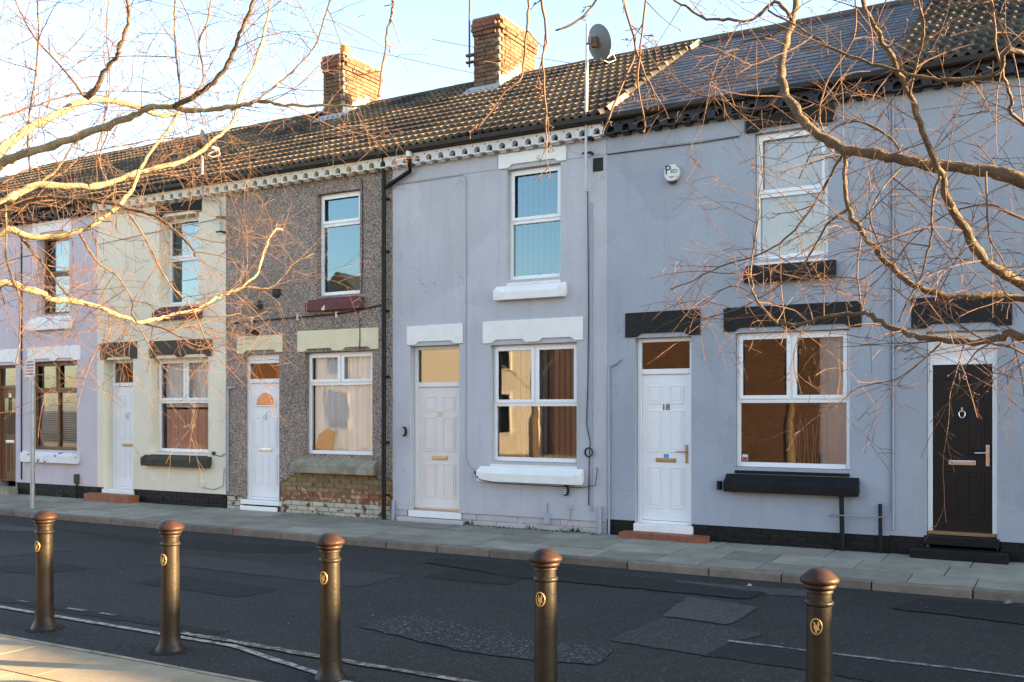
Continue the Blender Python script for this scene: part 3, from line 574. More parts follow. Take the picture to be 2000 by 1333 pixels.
def sill(h, u0, u1, zb, zt, z0, d, m, proud=.10, stools=True):
    """zt = top of the front edge, z0 = bottom of the opening"""
    mb = MB()
    mb.prism_x([(F-proud, zb), (F-proud, zt-.012), (F-proud+.012, zt), (F-.01, zt+(z0-zt)*.55), (F-.01, zb)], u0, u1)
    so = mb.build('sill', M[m], h, bevel=.008)
    if stools:
        for a, b in ((u0-.004, u0+.085), (u1-.085, u1+.004)):
            MB().prism_x([(F-proud-.004, zb+.03), (F-proud-.004, zt+.012), (F-.03, zt+.06), (F+.01, zt+.06), (F+.01, zb+.03)], a, b).build('stool', M[m], so, bevel=.01)
    return so
def inner_sill(h, u0, u1, z0, d, m):
    MB().prism_x([(F-.012, z0-.045), (F+d+.03, z0-.002), (F+d+.03, z0-.08), (F-.012, z0-.08)], u0, u1).build('sill_slope', M[m], h)
def door(h, u0, u1, z0, zs, z1, d, leaf, frame, style, num=None, numm='num', letter='brass', handle=None, knocker=False):
    y = F+d; mb = MB(); w = .055; fm = M[frame]
    mb.box(u0+.003, u0+w, y-.03, y+.05, z0, z1-.003); mb.box(u1-w, u1-.003, y-.03, y+.05, z0, z1-.003)
    mb.box(u0+w, u1-w, y-.03, y+.05, z1-w, z1-.003); mb.box(u0+w, u1-w, y-.03, y+.05, zs-.035, zs+.035)
    mb.box(u0+w, u1-w, y-.035, y+.05, z0, z0+.035)
    fo = mb.build('door_frame', fm, h, bevel=.006)
    if style == 'panelfan':
        MB().box(u0+w, u1-w, y-.005, y+.01, zs+.035, z1-w).build('fanlight_board', M['door20'], fo)
    else:
        MB().add([(u0+w, y, zs+.035), (u1-w, y, zs+.035), (u1-w, y, z1-w), (u0+w, y, z1-w)], [(0,1,2,3)]).build('pane', M['glass'], fo)
    a, b, c_, e = u0+w+.004, u1-w-.004, z0+.039, zs-.039
    do = MB().box(a, b, y-.005, y+.04, c_, e).build('door', M[leaf], h, bevel=.003)
    W, Hh = b-a, e-c_; yf = y-.005
    def panel(pa, pb, pc, pd):
        A, B_, C_, D_ = a+pa*W, a+pb*W, c_+pc*Hh, c_+pd*Hh
        m2 = MB(); frame_bars(m2, A, B_, C_, D_, yf-.009, yf+.002, .018); m2.box(A+.036, B_-.036, yf-.008, yf+.002, C_+.036, D_-.036) if B_-A > .1 else None
        m2.build('panel', M[leaf], do, bevel=.004)
    if style in ('six', 'panelfan'):
        for x0, x1 in ((.13,.43),(.57,.87)):
            for q0, q1 in ((.085,.37),(.47,.755),(.80,.925)): panel(x0, x1, q0, q1)
    elif style == 'arch':
        for x0, x1 in ((.12,.42),(.58,.88)):
            for q0, q1 in ((.10,.38),(.44,.70)): panel(x0, x1, q0, q1)
        r_ = W*.33; cxx = a+W/2; czz = c_+Hh*.80
        pts = [(cxx+r_*math.cos(t*math.pi/12), czz+r_*math.sin(t*math.pi/12)) for t in range(13)]
        MB().add([(x, yf-.002, z) for x, z in pts], [tuple(range(13))[::-1]]).build('pane_backing', M['room'], do); MB().add([(x, yf-.005, z) for x, z in pts], [tuple(range(13))[::-1]]).build('pane', M['glass'], do)
        MB().tube([(x, yf-.004, z) for x, z in pts]+[(pts[0][0], yf-.004, pts[0][1])], .014, 6).build('arch_bead', M[leaf], do)
    elif style == 'oak':
        for x0, x1 in ((.13,.43),(.57,.87)):
            panel(x0, x1, .085, .40)
            A, B_ = a+x0*W, a+x1*W
            MB().box(A, B_, yf-.0015, yf, c_+.50*Hh, c_+.90*Hh).build('pane_backing', M['room'], do)
            MB().add([(A, yf-.003, c_+.50*Hh), (B_, yf-.003, c_+.50*Hh), (B_, yf-.003, c_+.90*Hh), (A, yf-.003, c_+.90*Hh)], [(0,1,2,3)]).build('pane', M['glass'], do)
            m2 = MB(); frame_bars(m2, A-.012, B_+.012, c_+.50*Hh-.012, c_+.90*Hh+.012, yf-.012, yf+.002, .016); m2.build('glazing_bead', M[leaf], do)
    lz = c_+Hh*.415; lu = (a+b)/2
    lb = MB().box(lu-.14, lu+.14, yf-.012, yf, lz-.028, lz+.028).build('letterbox', M[letter], do, bevel=.006)
    MB().box(lu-.115, lu+.115, yf-.017, yf-.0125, lz-.014, lz+.016).build('flap', M[letter], lb, bevel=.004)
    if handle:
        hu = b-.045; hz = c_+Hh*.46
        hp = MB().box(hu-.018, hu+.018, yf-.010, yf, hz-.12, hz+.12).build('handle_plate', M[handle], do, bevel=.004)
        MB().tube([(hu, yf-.005, hz+.03), (hu, yf-.05, hz+.03), (hu-.03, yf-.055, hz+.03), (hu-.13, yf-.055, hz+.03)], .009, 8).build('handle', M[handle], hp, smooth=True)
    if knocker:
        kz = c_+Hh*.72; ring = [(lu+.032*math.cos(t*math.pi/8), yf-.02, kz-.03+.04*math.sin(t*math.pi/8)) for t in range(17)]
        MB().tube(ring, .006, 6).box(lu-.012, lu+.012, yf-.025, yf, kz+.0, kz+.05).build('knocker', M['chrome'], do)
    if num: text('number', num, .115, M[numm], do, (lu, yf-.006, c_+Hh*(.775 if style in ('six',) else .93)))
    return do
def tile_mesh(name, m, cover, length, rolls):
    n = rolls*8; top = []
    for i in range(n+1):
        t = i/n; x = -cover/2 + cover*t*1.0
        q = (t*rolls) % 1.0 if i < n else 1.0
        hh = .042*math.sin(math.pi*(q-.38)/.62)**.8 if .38 < q < .999 else 0.0
        top.append((x, max(0, hh)))
    vs = [(x, 0, z+.018) for x, z in top] + [(x, length, z+.018) for x, z in top] + [(x, .004, z-.022) for x, z in top]
    k = n+1
    fs = [(i, i+1, k+i+1, k+i) for i in range(n)] + [(2*k+i, 2*k+i+1, i+1, i) for i in range(n)]
    vs += [(top[-1][0], length, -.02), (top[-1][0], 0.004, -.008)]
    fs += [(n, 3*k+1, 3*k, k+n)]
    return MB().add(vs, fs).mesh(name, m)
def slate_mesh(m, wd, length):
    return MB().box(-wd/2, wd/2, 0, length, -.004, .005).mesh('slate', m)
def roof(h, u0, u1, kind, mk, simple=False, zoff=0, slope_to=None):
    sl_ = math.hypot(RY-EY, RZ-EZ); cp, sp = math.cos(PITCH), math.sin(PITCH)
    def pt(s_, nrm): return (EY + s_*cp - nrm*sp, EZ + zoff + s_*sp + nrm*cp)
    a, b = pt(.02, -.03), pt(sl_, -.03); bk = (RY + (RY-EY), EZ+zoff-.03)
    ro = MB().add([(u0,a[0],a[1]),(u1,a[0],a[1]),(u1,b[0],b[1]),(u0,b[0],b[1]),(u1,bk[0],bk[1]),(u0,bk[0],bk[1])], [(0,1,2,3),(3,2,4,5)]).build('roof', M['under' if not simple else mk], h)
    if simple: return ro
    if kind == 'tile':
        cover = simple_cover = .25; n = round((u1-u0)/cover); cover = (u1-u0)/n; g = sl_/13.0
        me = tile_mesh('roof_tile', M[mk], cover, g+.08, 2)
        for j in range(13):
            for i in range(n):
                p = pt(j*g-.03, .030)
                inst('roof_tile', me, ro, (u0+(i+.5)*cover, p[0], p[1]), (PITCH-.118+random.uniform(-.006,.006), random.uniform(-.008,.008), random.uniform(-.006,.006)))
    else:
        cover = .25; n = round((u1-u0)/cover); cover = (u1-u0)/n; rows_ = 20; g = sl_/rows_
        me = slate_mesh(M[mk], cover-.004, g+.12)
        for j in range(rows_):
            for i in range(n + (j % 2)):
                uc = u0+(i+.5)*cover - (cover/2 if j % 2 else 0); sx_ = 1
                if uc-cover/2 < u0-.001: uc = u0+cover/4; sx_ = .5
                if uc+cover/2 > u1+.001: uc = u1-cover/4; sx_ = .5
                p = pt(j*g-.02, .006)
                inst('slate', me, ro, (uc, p[0], p[1]), (PITCH-.030+random.uniform(-.006,.006), random.uniform(-.01,.01), random.uniform(-.004,.004)), (sx_,1,1))
    # ridge tiles
    k = 8; L_ = (u1-u0)/k; prof = [(RY+.12*math.cos(math.pi*t/8), RZ+zoff-.05+.115*math.sin(math.pi*t/8)) for t in range(9)]
    rm = MB().prism_x([(y-RY, z-RZ) for y, z in prof], -L_/2, L_/2-.008).mesh('ridge_tile', M['ridge'])
    for i in range(k): inst('ridge_tile', rm, ro, (u0+(i+.5)*L_, RY, RZ+random.uniform(-.008,.008)), (random.uniform(-.02,.02), random.uniform(-.012,.012), 0))
    return ro
def cornice(h, u0, u1, mk, holes=True, z0=5.43, z1=5.615, arch_mk=None):
    n = round((u1-u0)/.213); p = (u1-u0)/n; r_ = .05
    co = MB().box(u0, u1, F-.006, F+.05, 5.505, z1).build('cornice', M['fascia'], h)
    bm = bmesh.new(); zz = .0
    zs = z0+.085-z0  # springing
    H_ = z1-z0
    out = [(-p/2+.001, .04), (-r_, .04)] + [(-r_, zs)] + [(-r_*math.cos(math.pi*t/8), zs+r_*math.sin(math.pi*t/8)) for t in range(1, 8)] + [(r_, zs), (r_, .04), (p/2-.001, .04), (p/2-.001, H_), (-p/2+.001, H_)]
    vs = [bm.verts.new((x, 0, z)) for x, z in out]; es = [bm.edges.new((vs[i], vs[(i+1) % len(vs)])) for i in range(len(vs))]
    for hx in (-p/2+.035,):
        hv = [bm.verts.new((hx+.014*math.cos(t*math.pi/4), 0, H_-.035+.014*math.sin(t*math.pi/4))) for t in range(8)]
        es += [bm.edges.new((hv[i], hv[(i+1) % 8])) for i in range(8)]
    bmesh.ops.triangle_fill(bm, edges=es, use_beauty=True)
    if sum(f.normal.y for f in bm.faces) > 0: bmesh.ops.reverse_faces(bm, faces=bm.faces[:])
    ext = bmesh.ops.extrude_face_region(bm, geom=bm.faces[:])
    for v in [g for g in ext['geom'] if isinstance(g, bmesh.types.BMVert)]: v.co.y += .098
    bmesh.ops.recalc_face_normals(bm, faces=bm.faces[:])
    me = bpy.data.meshes.new('bracket_arch'); bm.to_mesh(me); bm.free(); me.materials.append(M[mk])
    cb = MB().box(-p/2+.004+r_*0, p/2-2*r_-.004, -.03, .099, .018, .042).box(-p/2+.012, p/2-2*r_-.012, .01, .099, 0, .018)
    cme = cb.mesh('corbel', M[mk], bevel=.004)
    for i in range(n):
        c = u0+(i+.5)*p
        inst('bracket_arch', me, co, (c, F-.105, z0))
        inst('corbel', cme, co, (c+r_+ (p/2-r_)*0 , F-.10, z0))
    return co
def gutter(h, u0, u1, mk='gutter'):
    MB().box(u0, u1, F-.09, F-.06, 5.60, 5.70).build('fascia', M['fascia'], h)
    MB().prism_x([(F-.095,5.70),(F-.105,5.645),(F-.13,5.625),(F-.18,5.625),(F-.205,5.645),(F-.215,5.70),(F-.205,5.70),(F-.196,5.65),(F-.176,5.635),(F-.134,5.635),(F-.114,5.65),(F-.105,5.70)][::-1], u0, u1).build('gutter', M[mk], h)
def rooms(h, u0, u1, m='room'):
    mb = MB()
    for z0, z1 in ((.2, 2.95), (3.02, 5.55)):
        a, b, c_, d = u0+.06, u1-.06, F+.3, F+3.4
        vs = [(a,c_,z0),(b,c_,z0),(b,d,z0),(a,d,z0),(a,c_,z1),(b,c_,z1),(b,d,z1),(a,d,z1)]
        mb.add(vs, [(0,1,2,3),(7,6,5,4),(3,2,6,7),(0,3,7,4),(2,1,5,6)])
    return mb.build('room', M[m], h)
def plain_shell(h, u0, u1, m, top=5.6):
    MB().box(u0, u1, RY+(RY-EY)-.3, RY+(RY-EY)-.1, 0, 5.6).build('rear_wall', m, h)
    for uu in (u0+.03, u1-.05):
        MB().prism_x([(F+.31,.0),(RY+3.6,.0),(RY+3.6,5.6),(RY,RZ-.12),(F+.31,5.75)], uu, uu+.02).build('party_wall', M['room'], h)
def chimney(h, u0, u1, v0, v1, zb, zt, pots=(), flash=True):
    core = MB().box(u0+.03, u1-.03, v0+.03, v1-.03, zb-.5, zt-.01).build('chimney', M['mortar'], h)
    nc = int((zt-zb)/.075); bw = .225
    fm = {}
    for j in range(-2, nc):
        z = zb+(zt-zb)*0 + j*.075 + (zt-zb-nc*.075)
        top = nc-1-j
        pr = .035 if top in (1,2) else (.018 if top in (0,3) else 0)
        if top == 0: pr = .02
        mk = 'brickchtop' if top < 4 else 'brickch'
        off = .5 if j % 2 else 0
        A, B_, C_, D_ = u0-pr, u1+pr, v0-pr, v1+pr
        for face in range(4):
            if face in (0, 2): a, b = A+(.10 if j % 2 else 0), B_-(.10 if not j % 2 else 0)
            else: a, b = C_+(0 if j % 2 else .10), D_-(0 if not j % 2 else .10)
            u = a - off*bw*.5
            while u < b-.02:
                p, q = max(u, a), min(u+bw, b)
                if q-p > .03:
                    mid = (p+q)/2
                    if face == 0: loc, rz = (mid, C_+.051, z+.0325), 0
                    elif face == 2: loc, rz = (mid, D_-.051, z+.0325), 0
                    elif face == 1: loc, rz = (B_-.051, mid, z+.0325), R(90)
                    else: loc, rz = (A+.051, mid, z+.0325), R(90)
                    inst('brick', brick_mesh(mk), core, (loc[0]+random.uniform(-.003,.003), loc[1]+random.uniform(-.003,.003), loc[2]), (0,0,rz+random.uniform(-.015,.015)), (q-p-.011, 1, 1))
                u += bw
    MB().box(u0-.01, u1+.01, v0-.01, v1+.01, zt-.012, zt+.02).build('mortar_cap', M['mortar'], core, bevel=.01)
    for pu, pv in pots:
        pr = [(.085,0),(.085,.16),(.10,.17),(.10,.24),(.085,.25),(.085,.0)]
        MB().lathe([(.095,0),(.09,.05),(.088,.20),(.10,.22),(.10,.27),(.075,.275),(.07,.2)], pu, pv, zt+.01, 16).build('chimney_pot', M['terra'], core, smooth=True)
    if flash:
        sl_ = (RZ-EZ)/(RY-EY); zr = lambda v: EZ + sl_*(v-EY)
        MB().add([(u0-.12, v0-.22, zr(v0-.22)+.065), (u1+.10, v0-.22, zr(v0-.22)+.065), (u1+.06, v0-.012, zr(v0)+.11), (u0-.06, v0-.012, zr(v0)+.11)], [(0,1,2,3)]).build('flashing', M['lead'], core)
        pts = [(v0-.02, zr(v0)-.05)]
        k = 6
        for i in range(k):
            va, vb = v0+(RY-v0)*i/k, v0+(RY-v0)*(i+1)/k
            zz = zr((va+vb)/2)+.20+random.uniform(-.03,.03); pts += [(va, zz), (vb, zz)]
        pts += [(RY+.02, zr(RY)-.05)]
        MB().prism_x(pts[::-1], u1-.01, u1+.012).build('cement_flashing', M['cement'], core)
    return core
def step_tiles(h, u0, u1, y0, y1, z0, z1, n, mk='steptile'):
    so = MB().box(u0+.008, u1-.008, y0+.008, y1, z0-.03, z1-.008).build('step', M['mortar'], h)
    me = MB().box(-.5,.5,0,1,0,1).mesh('step_brick', M[mk]); p = (u1-u0)/n
    for i in range(n): inst('step_brick', me, so, (u0+(i+.5)*p, y0+random.uniform(-.002,.002), z0-.02), (0,0,0), (p-.006, (y1-y0)-.01, z1-z0+.02+random.uniform(-.003,.003)))
    return so

def house(no, label, u0, u1, wm, corn, roofkind, roofm, wins, dr, plinth=None, wall_ops=(), zbase=None):
    h = thing('terraced_house', (u0, F, GZ), label, 'house', 'terraced houses along the street')
    ops = list(wall_ops)
    for w_ in wins: ops.append(w_[:4])
    if dr: ops.append((dr[0], dr[1], GZ-.02, dr[4]))
    zb = zbase if zbase is not None else GZ-.05
    mb = MB(); wall_grid(mb, u0, u1, zb, 5.62, ops, F, SUNK)
    mb.build('wall', M[wm], h)
    rooms(h, u0, u1); plain_shell(h, u0, u1, M['oppbrick'])
    cornice(h, u0, u1, corn); gutter(h, u0, u1)
    roof(h, u0, u1, roofkind, roofm)
    return h
def plinth(h, segs, z0, n, ch, mk, back='joint', y=F+.012, pitch=.225):
    po = MB()
    for a, b in segs: po.box(a, b, y+.014, y+.08, z0-.05, z0+n*ch)
    po = po.build('plinth', M[back], h)
    for j in range(n):
        m_ = mk[j] if isinstance(mk, (list, tuple)) and not isinstance(mk[0], str) else mk
        if isinstance(mk, dict): m_ = mk[j]
        for a, b in segs: brick_course(po, a, b, z0+j*ch, y, m_, (j % 2)*.5 + .13, ch-.010, pitch)
    return po
B_ = [-23.0, -19.47, -15.926, -12.625, -9.123, -5.567, -1.976, 1.58]
# ---- 18
h18 = house(18, 'blue-grey rendered house with white door numbered 18 and black sills', B_[5], B_[6], 'r18', 'cornb', 'slate', 'slate',
    [(-3.81,-2.42,1.08,2.756), (-3.56,-2.67,3.653,5.22)], (-5.16,-4.38,.30,2.297,2.741), zbase=.33)
wo = window(h18, -3.81,-2.42,1.08,2.756,.10,1.91,'g')
wavy('curtain', M['netwhite'], wo, -2.80,-2.47,1.12,2.72,F+.14,.012,.07)
sticks = MB()
for k in range(11):
    uu = -3.24+k*.042+random.uniform(-.012,.012); sticks.tube([(uu, F+.34, 1.10), (uu+random.uniform(-.03,.03), F+.34, 1.42), (uu+random.uniform(-.05,.05), F+.33, 1.70+random.uniform(-.08,.05))], .006, 5)
sticks.build('dried_sticks', M['net'], wo)
MB().box(-3.745,-3.675,F+.098,F+.104,1.16,1.235).build('sticker', M['plasticw'], wo); MB().box(-3.74,-3.68,F+.095,F+.0978,1.165,1.20).build('sticker_print', M['redprint'], wo)
wo = window(h18, -3.56,-2.67,3.653,5.22,.10,4.454,'u', ground=False); wavy('curtain', M['netwhite'], wo, -3.50,-2.72,3.70,5.17,F+.15,.02,.12)
lintel(h18, -5.292,-4.259,2.755,3.078,'lintdark',[(-5.10,-4.45)]); lintel(h18, -3.951,-2.284,2.775,3.078,'lintdark',[(-3.78,-3.2),(-3.02,-2.45)])
lintel(h18, -3.662,-2.595,5.235,5.425,'lintdark',[(-3.5,-2.76)], .05)
sill(h18,-3.918,-2.309,.775,.90,1.075,.1,'black',.12); inner_sill(h18,-3.808,-2.422,1.082,.1,'black')
MB().tube([(-3.99,F-.06,.79),(-3.99,F-.06,.90)],.035,10).build('sill_stub', M['black'], h18)
sill(h18,-3.669,-2.577,3.37,3.52,3.645,.1,'lintdark',.10); inner_sill(h18,-3.558,-2.672,3.655,.1,'white')
d18 = door(h18,-5.16,-4.38,.30,2.297,2.741,.12,'door18','upvc','six','18','vent','brass','brass')
MB().box(-4.80,-4.73,F+.112,F+.1148,1.15,1.215).build('sticker', M['blueprint'], d18)
MB().box(-5.175,-4.36,F-.02,F+.16,.19,.298).build('threshold', M['white'], h18, bevel=.01)
step_tiles(h18,-5.285,-4.119,F-.25,F-.022,.115,.20,5)
plinth(h18, [(B_[5]+.01,-5.18),(-4.355,B_[6])], .105, 3, .075, 'blackbrick')
# ---- 16
h16 = house(16, 'slate-blue rendered house with dark brown door numbered 16', B_[6], B_[7], 'r16', 'cornb', 'tile', 'tiledark',
    [(-.22,1.17,1.08,2.756), (.03,.92,3.653,5.22)], (-1.576,-.845,.37,2.343,2.685), zbase=.34)
wo = window(h16, -.22,1.17,1.08,2.756,.10,1.91,'g'); wavy('curtain', M['net'], wo, -.18,1.13,1.12,2.72,F+.30,.02,.09)
window(h16, .03,.92,3.653,5.22,.10,4.454,'u', ground=False)
lintel(h16,-1.736,-.698,2.727,3.077,'lintdark',[(-1.55,-.88)]); lintel(h16,-.36,1.3,2.775,3.078,'lintdark',[(-.2,.38),(.56,1.14)]); lintel(h16,-.07,1.0,5.235,5.425,'lintdark',[(.1,.84)])
sill(h16,-.33,1.28,.775,.90,1.075,.1,'black',.12); sill(h16,-.08,1.01,3.37,3.52,3.645,.1,'lintdark')
d16 = door(h16,-1.576,-.845,.37,2.343,2.685,.12,'door16','upvc','panelfan','16','chrome','chrome','chrome',True)
MB().box(-1.56,-.86,F+.04,F+.112,.385,.415).build('threshold_bar', M['brass'], h16)
MB().box(-1.60,-.82,F-.01,F+.16,.26,.366).build('threshold', M['black'], h16, bevel=.01)
MB().box(-1.72,-.72,F-.24,F-.012,.05,.235).build('step', M['black'], h16, bevel=.012)
plinth(h16, [(B_[6],-1.605),(-.815,B_[7])], .105, 3, .078, 'blackbrick')
# ---- 20
h20 = house(20, 'lavender-grey rendered house numbered 20 with white lintels and pale door', B_[4], B_[5], 'r20', 'corn20', 'tile', 'tile',
    [(-7.39,-6.01,1.06,2.72), (-7.12,-6.26,3.63,5.20)], (-8.80,-7.92,.288,2.171,2.75), zbase=.29)
wo = window(h20,-7.39,-6.01,1.06,2.72,.12,1.874,'g'); vslats(wo,-7.02,-6.05,1.10,2.68,F+.165,.088,.07,1.25)
wo = window(h20,-7.12,-6.26,3.63,5.20,.12,4.455,'u', gm='glassblue', ground=False); vslats(wo,-7.03,-6.28,3.70,5.15,F+.24,.088,.085,1.85)
orn = MB()
for k in range(26):
    an = random.uniform(0,6.28); rr = random.uniform(.03,.12); uu, zz = -6.87+rr*math.cos(an)*.8, 4.92+rr*math.sin(an)*1.2
    orn.tube([(uu, F+.150, zz), (uu+random.uniform(-.02,.02), F+.151, zz+random.uniform(-.03,.03))], .006, 4)
orn.build('window_star', M['plasticw'], wo)
lintel(h20,-8.846,-7.858,2.765,3.048,'lint20',[(-8.66,-8.03)]); lintel(h20,-7.508,-5.917,2.745,3.06,'lint20',[(-7.33,-6.83),(-6.57,-6.07)])
lintel(h20,-7.243,-6.166,5.215,5.42,'lint20',[(-7.06,-6.32)], .028)
sill(h20,-7.56,-5.909,.775,.905,1.055,.12,'lint20',.11); inner_sill(h20,-7.388,-6.012,1.062,.12,'lint20')
sill(h20,-7.285,-6.166,3.345,3.47,3.62,.12,'lint20'); inner_sill(h20,-7.118,-6.262,3.632,.12,'lint20')
door(h20,-8.80,-7.92,.288,2.171,2.75,.15,'door20','white','six','20','num','brass')
MB().box(-8.80,-7.92,F+.10,F+.14,.293,.318).build('threshold_bar', M['brass'], h20)
MB().box(-8.83,-7.89,F-.01,F+.2,.19,.285).build('threshold', M['lint20'], h20, bevel=.01)
MB().box(-8.98,-7.80,F-.10,F-.012,.06,.185).build('step', M['brickl'], h20, bevel=.015)
plinth(h20, [(B_[4]+.01,-8.84),(-7.88,B_[5]-.01)], .10, 2, .098, 'brickl', 'brickl', pitch=.68)
for a, b, m_, h_ in ((B_[4]+.01,-7.27,'r20',h20),(-6.14,B_[5]-.005,'r20',h20),(B_[5]+.005,-3.69,'r18',h18),(-2.57,B_[6]-.02,'r18',h18),(B_[6]+.02,-.1,'r16',h16),(1.03,B_[7],'r16',h16)): MB().box(a,b,F-.008,F+.02,5.225,5.43).build('frieze_band', M[m_], h_)
# ---- 22
h22 = house(22, 'brown pebble-dashed house with white arched-light door and yellow lintels', B_[3], B_[4], 'dash', 'corn22', 'tile', 'tile',
    [(-10.874,-9.51,1.084,2.711), (-10.616,-9.752,3.604,5.225)], (-12.225,-11.42,.30,2.274,2.72), wall_ops=[(-11.42,B_[4],GZ-.06,.79,'noreveal')], zbase=.35)
wo = window(h22,-10.874,-9.51,1.084,2.711,.12,2.214,'g','upvc','glasswavy'); wavy('curtain', M['netwhite'], wo, -10.82,-9.56,1.13,2.68,F+.18,.022,.11)
MB().prism_y([(-10.79,1.12),(-10.42,1.12),(-10.36,1.44),(-10.52,1.50),(-10.70,1.40)], F+.132, F+.15).build('cushion', M['orange'], wo, bevel=.008)
wo = window(h22,-10.616,-9.752,3.604,5.225,.12,4.732,'u', gm='glassblue', ground=False)
lintel(h22,-12.352,-11.346,2.735,3.022,'lint22',[(-12.17,-11.5)]); lintel(h22,-11.016,-9.385,2.725,3.06,'lint22',[(-10.83,-10.3),(-10.06,-9.55)])
sill(h22,-11.06,-9.415,.79,.93,1.075,.12,'stone',.12); inner_sill(h22,-10.872,-9.512,1.086,.12,'stone')
sill(h22,-10.789,-9.662,3.36,3.49,3.60,.12,'sillred',.09,False); inner_sill(h22,-10.614,-9.754,3.606,.12,'sillred')
door(h22,-12.225,-11.42,.30,2.274,2.62,.12,'door18','upvc','arch',None,letter='chrome',knocker=True)
MB().box(-12.16,-11.48,F+.15,F+.16,2.31,2.57).build('fanlight_reflection', M['orange'], h22)  # orange board stands in for sunlit brick mirrored in the fanlight
MB().box(-12.225,-11.42,F+.09,F+.17,2.622,2.718).build('head_board', M['upvc'], h22)
MB().box(-12.26,-11.40,F-.03,F+.15,.22,.296).box(-12.24,-11.42,F-.06,F-.031,.05,.20).build('threshold', M['upvc'], h22, bevel=.01)
# ragged render edge and the exposed brickwork below the window
rag = [(-11.42,.79),(-11.42,.60)]; 
for k in range(9): rag.append((-11.41+k*.045+random.uniform(-.01,.01), .60+k*.021+random.uniform(-.015,.015)))
rag.append((-11.0,.79))
MB().prism_y(rag, F, F+.02).build('render_patch', M['dash'], h22)
rag2 = [(B_[4],.79),(-9.42,.79)] + [(-9.40+k*.04, .77-random.uniform(0,.05)) for k in range(7)] + [(B_[4],.70)]
MB().prism_y(rag2, F, F+.02).build('render_patch', M['dash'], h22)
bp = MB().box(-11.42,B_[4]-.004,F+.032,F+.1,GZ-.05,.80).build('brickwork', M['mortar'], h22)
for j in range(9):
    mk = ['brickw','brickw','brickw','bricko','bricko',['bricko','bricky'],'bricky','bricky','bricky'][j]
    brick_course(bp, -11.40, B_[4]-.008, .105+j*.076, F+.015, mk, (j % 2)*.5, .066)
plinth(h22, [(B_[3]+.02,-12.25)], .105, 3, .08, 'brickw')
# ---- 24
h24 = house(24, 'cream rendered house with brown stone lintels and narrow white door', B_[2], B_[3], 'r24', 'corn22', 'tile', 'tile',
    [(-14.478,-13.04,1.042,2.705), (-14.256,-13.27,3.649,5.20)], (-15.75,-14.95,.336,2.261,2.713), zbase=.36)
wo = window(h24,-14.478,-13.04,1.042,2.705,.20,1.939,'g','upvc','glasswavy'); wavy('curtain', M['curtred'], wo, -14.40,-13.10,1.10,1.80,F+.29,.02,.10); wavy('curtain', M['netwhite'], wo, -14.40,-13.10,1.84,2.68,F+.29,.02,.10)
wo = window(h24,-14.256,-13.27,3.649,5.20,.25,4.469,'u', gm='glassblue', ground=False); wavy('curtain', M['netwhite'], wo, -14.1,-13.32,3.7,5.15,F+.4,.03,.12)
lintel(h24,-15.825,-14.833,2.72,3.03,'lintbrown',[(-15.66,-15.02)]); lintel(h24,-14.497,-12.94,2.715,3.017,'lintbrown',[(-14.34,-13.82),(-13.62,-13.10)])
lintel(h24,-14.33,-13.198,5.21,5.425,'lintdark',[(-14.15,-13.36)])
sill(h24,-14.604,-12.964,.80,.93,1.035,.2,'stonedark',.12); inner_sill(h24,-14.476,-13.042,1.044,.2,'stonedark')
sill(h24,-14.337,-13.186,3.375,3.50,3.64,.2,'sillred',.09); inner_sill(h24,-14.254,-13.272,3.651,.25,'sillred')
door(h24,-15.75,-14.95,.336,2.261,2.713,.22,'door18','upvc','six',None,knocker=True)
MB().box(-15.78,-14.92,F-.02,F+.26,.255,.334).build('threshold', M['white'], h24, bevel=.012)
step_tiles(h24,-15.95,-14.75,F-.27,F-.022,.115,.26,7)
plinth(h24, [(B_[2]+.01,-15.77),(-14.93,B_[3])], .105, 3, .085, 'blackbrick')
# ---- 26
h26 = house(26, 'lilac rendered house with brown wooden door and windows', B_[1], B_[2], 'r26', 'cornb', 'tile', 'tiledark',
    [(-17.927,-16.51,1.017,2.729), (-17.712,-16.73,3.629,5.171)], (-19.07,-18.38,.365,2.246,2.682), zbase=.36)
wo = window(h26,-17.927,-16.51,1.017,2.729,.15,2.153,'brown','brownframe')
bl = MB().box(-.61,.61,-.019,.019,-.0012,.0012).mesh('blind_slat', M['blind'])
for k in range(24): inst('blind_slat', bl, wo, (-17.22, F+.20, 1.09+k*.043), (R(-62),0,0))
wo = window(h26,-17.712,-16.73,3.629,5.171,.20,4.42,'u','brownframe', 'glassblue', ground=False); wavy('curtain', M['netwhite'], wo, -17.6,-16.8,3.7,5.1,F+.35,.02,.1)
lintel(h26,-17.981,-16.408,2.735,3.01,'white',[(-17.8,-17.3),(-17.1,-16.62)]); lintel(h26,-19.25,-18.26,2.70,3.0,'white',[(-19.05,-18.42)]); lintel(h26,-17.82,-16.66,5.18,5.425,'white',[(-17.6,-16.85)])
sill(h26,-18.094,-16.438,.775,.93,1.01,.15,'sillpeel',.10); inner_sill(h26,-17.925,-16.512,1.019,.15,'sillpeel')
sill(h26,-17.85,-16.647,3.33,3.50,3.62,.2,'white'); inner_sill(h26,-17.71,-16.732,3.631,.2,'white')
door(h26,-19.07,-18.38,.365,2.246,2.682,.12,'door26','brownframe','oak','26','chrome','chrome')
MB().box(-19.12,-18.33,F-.2,F+.1,.06,.26).build('step', M['stone'], h26, bevel=.015)
plinth(h26, [(B_[1],-19.09),(-18.36,B_[2])], .105, 3, .085, 'blackbrick')
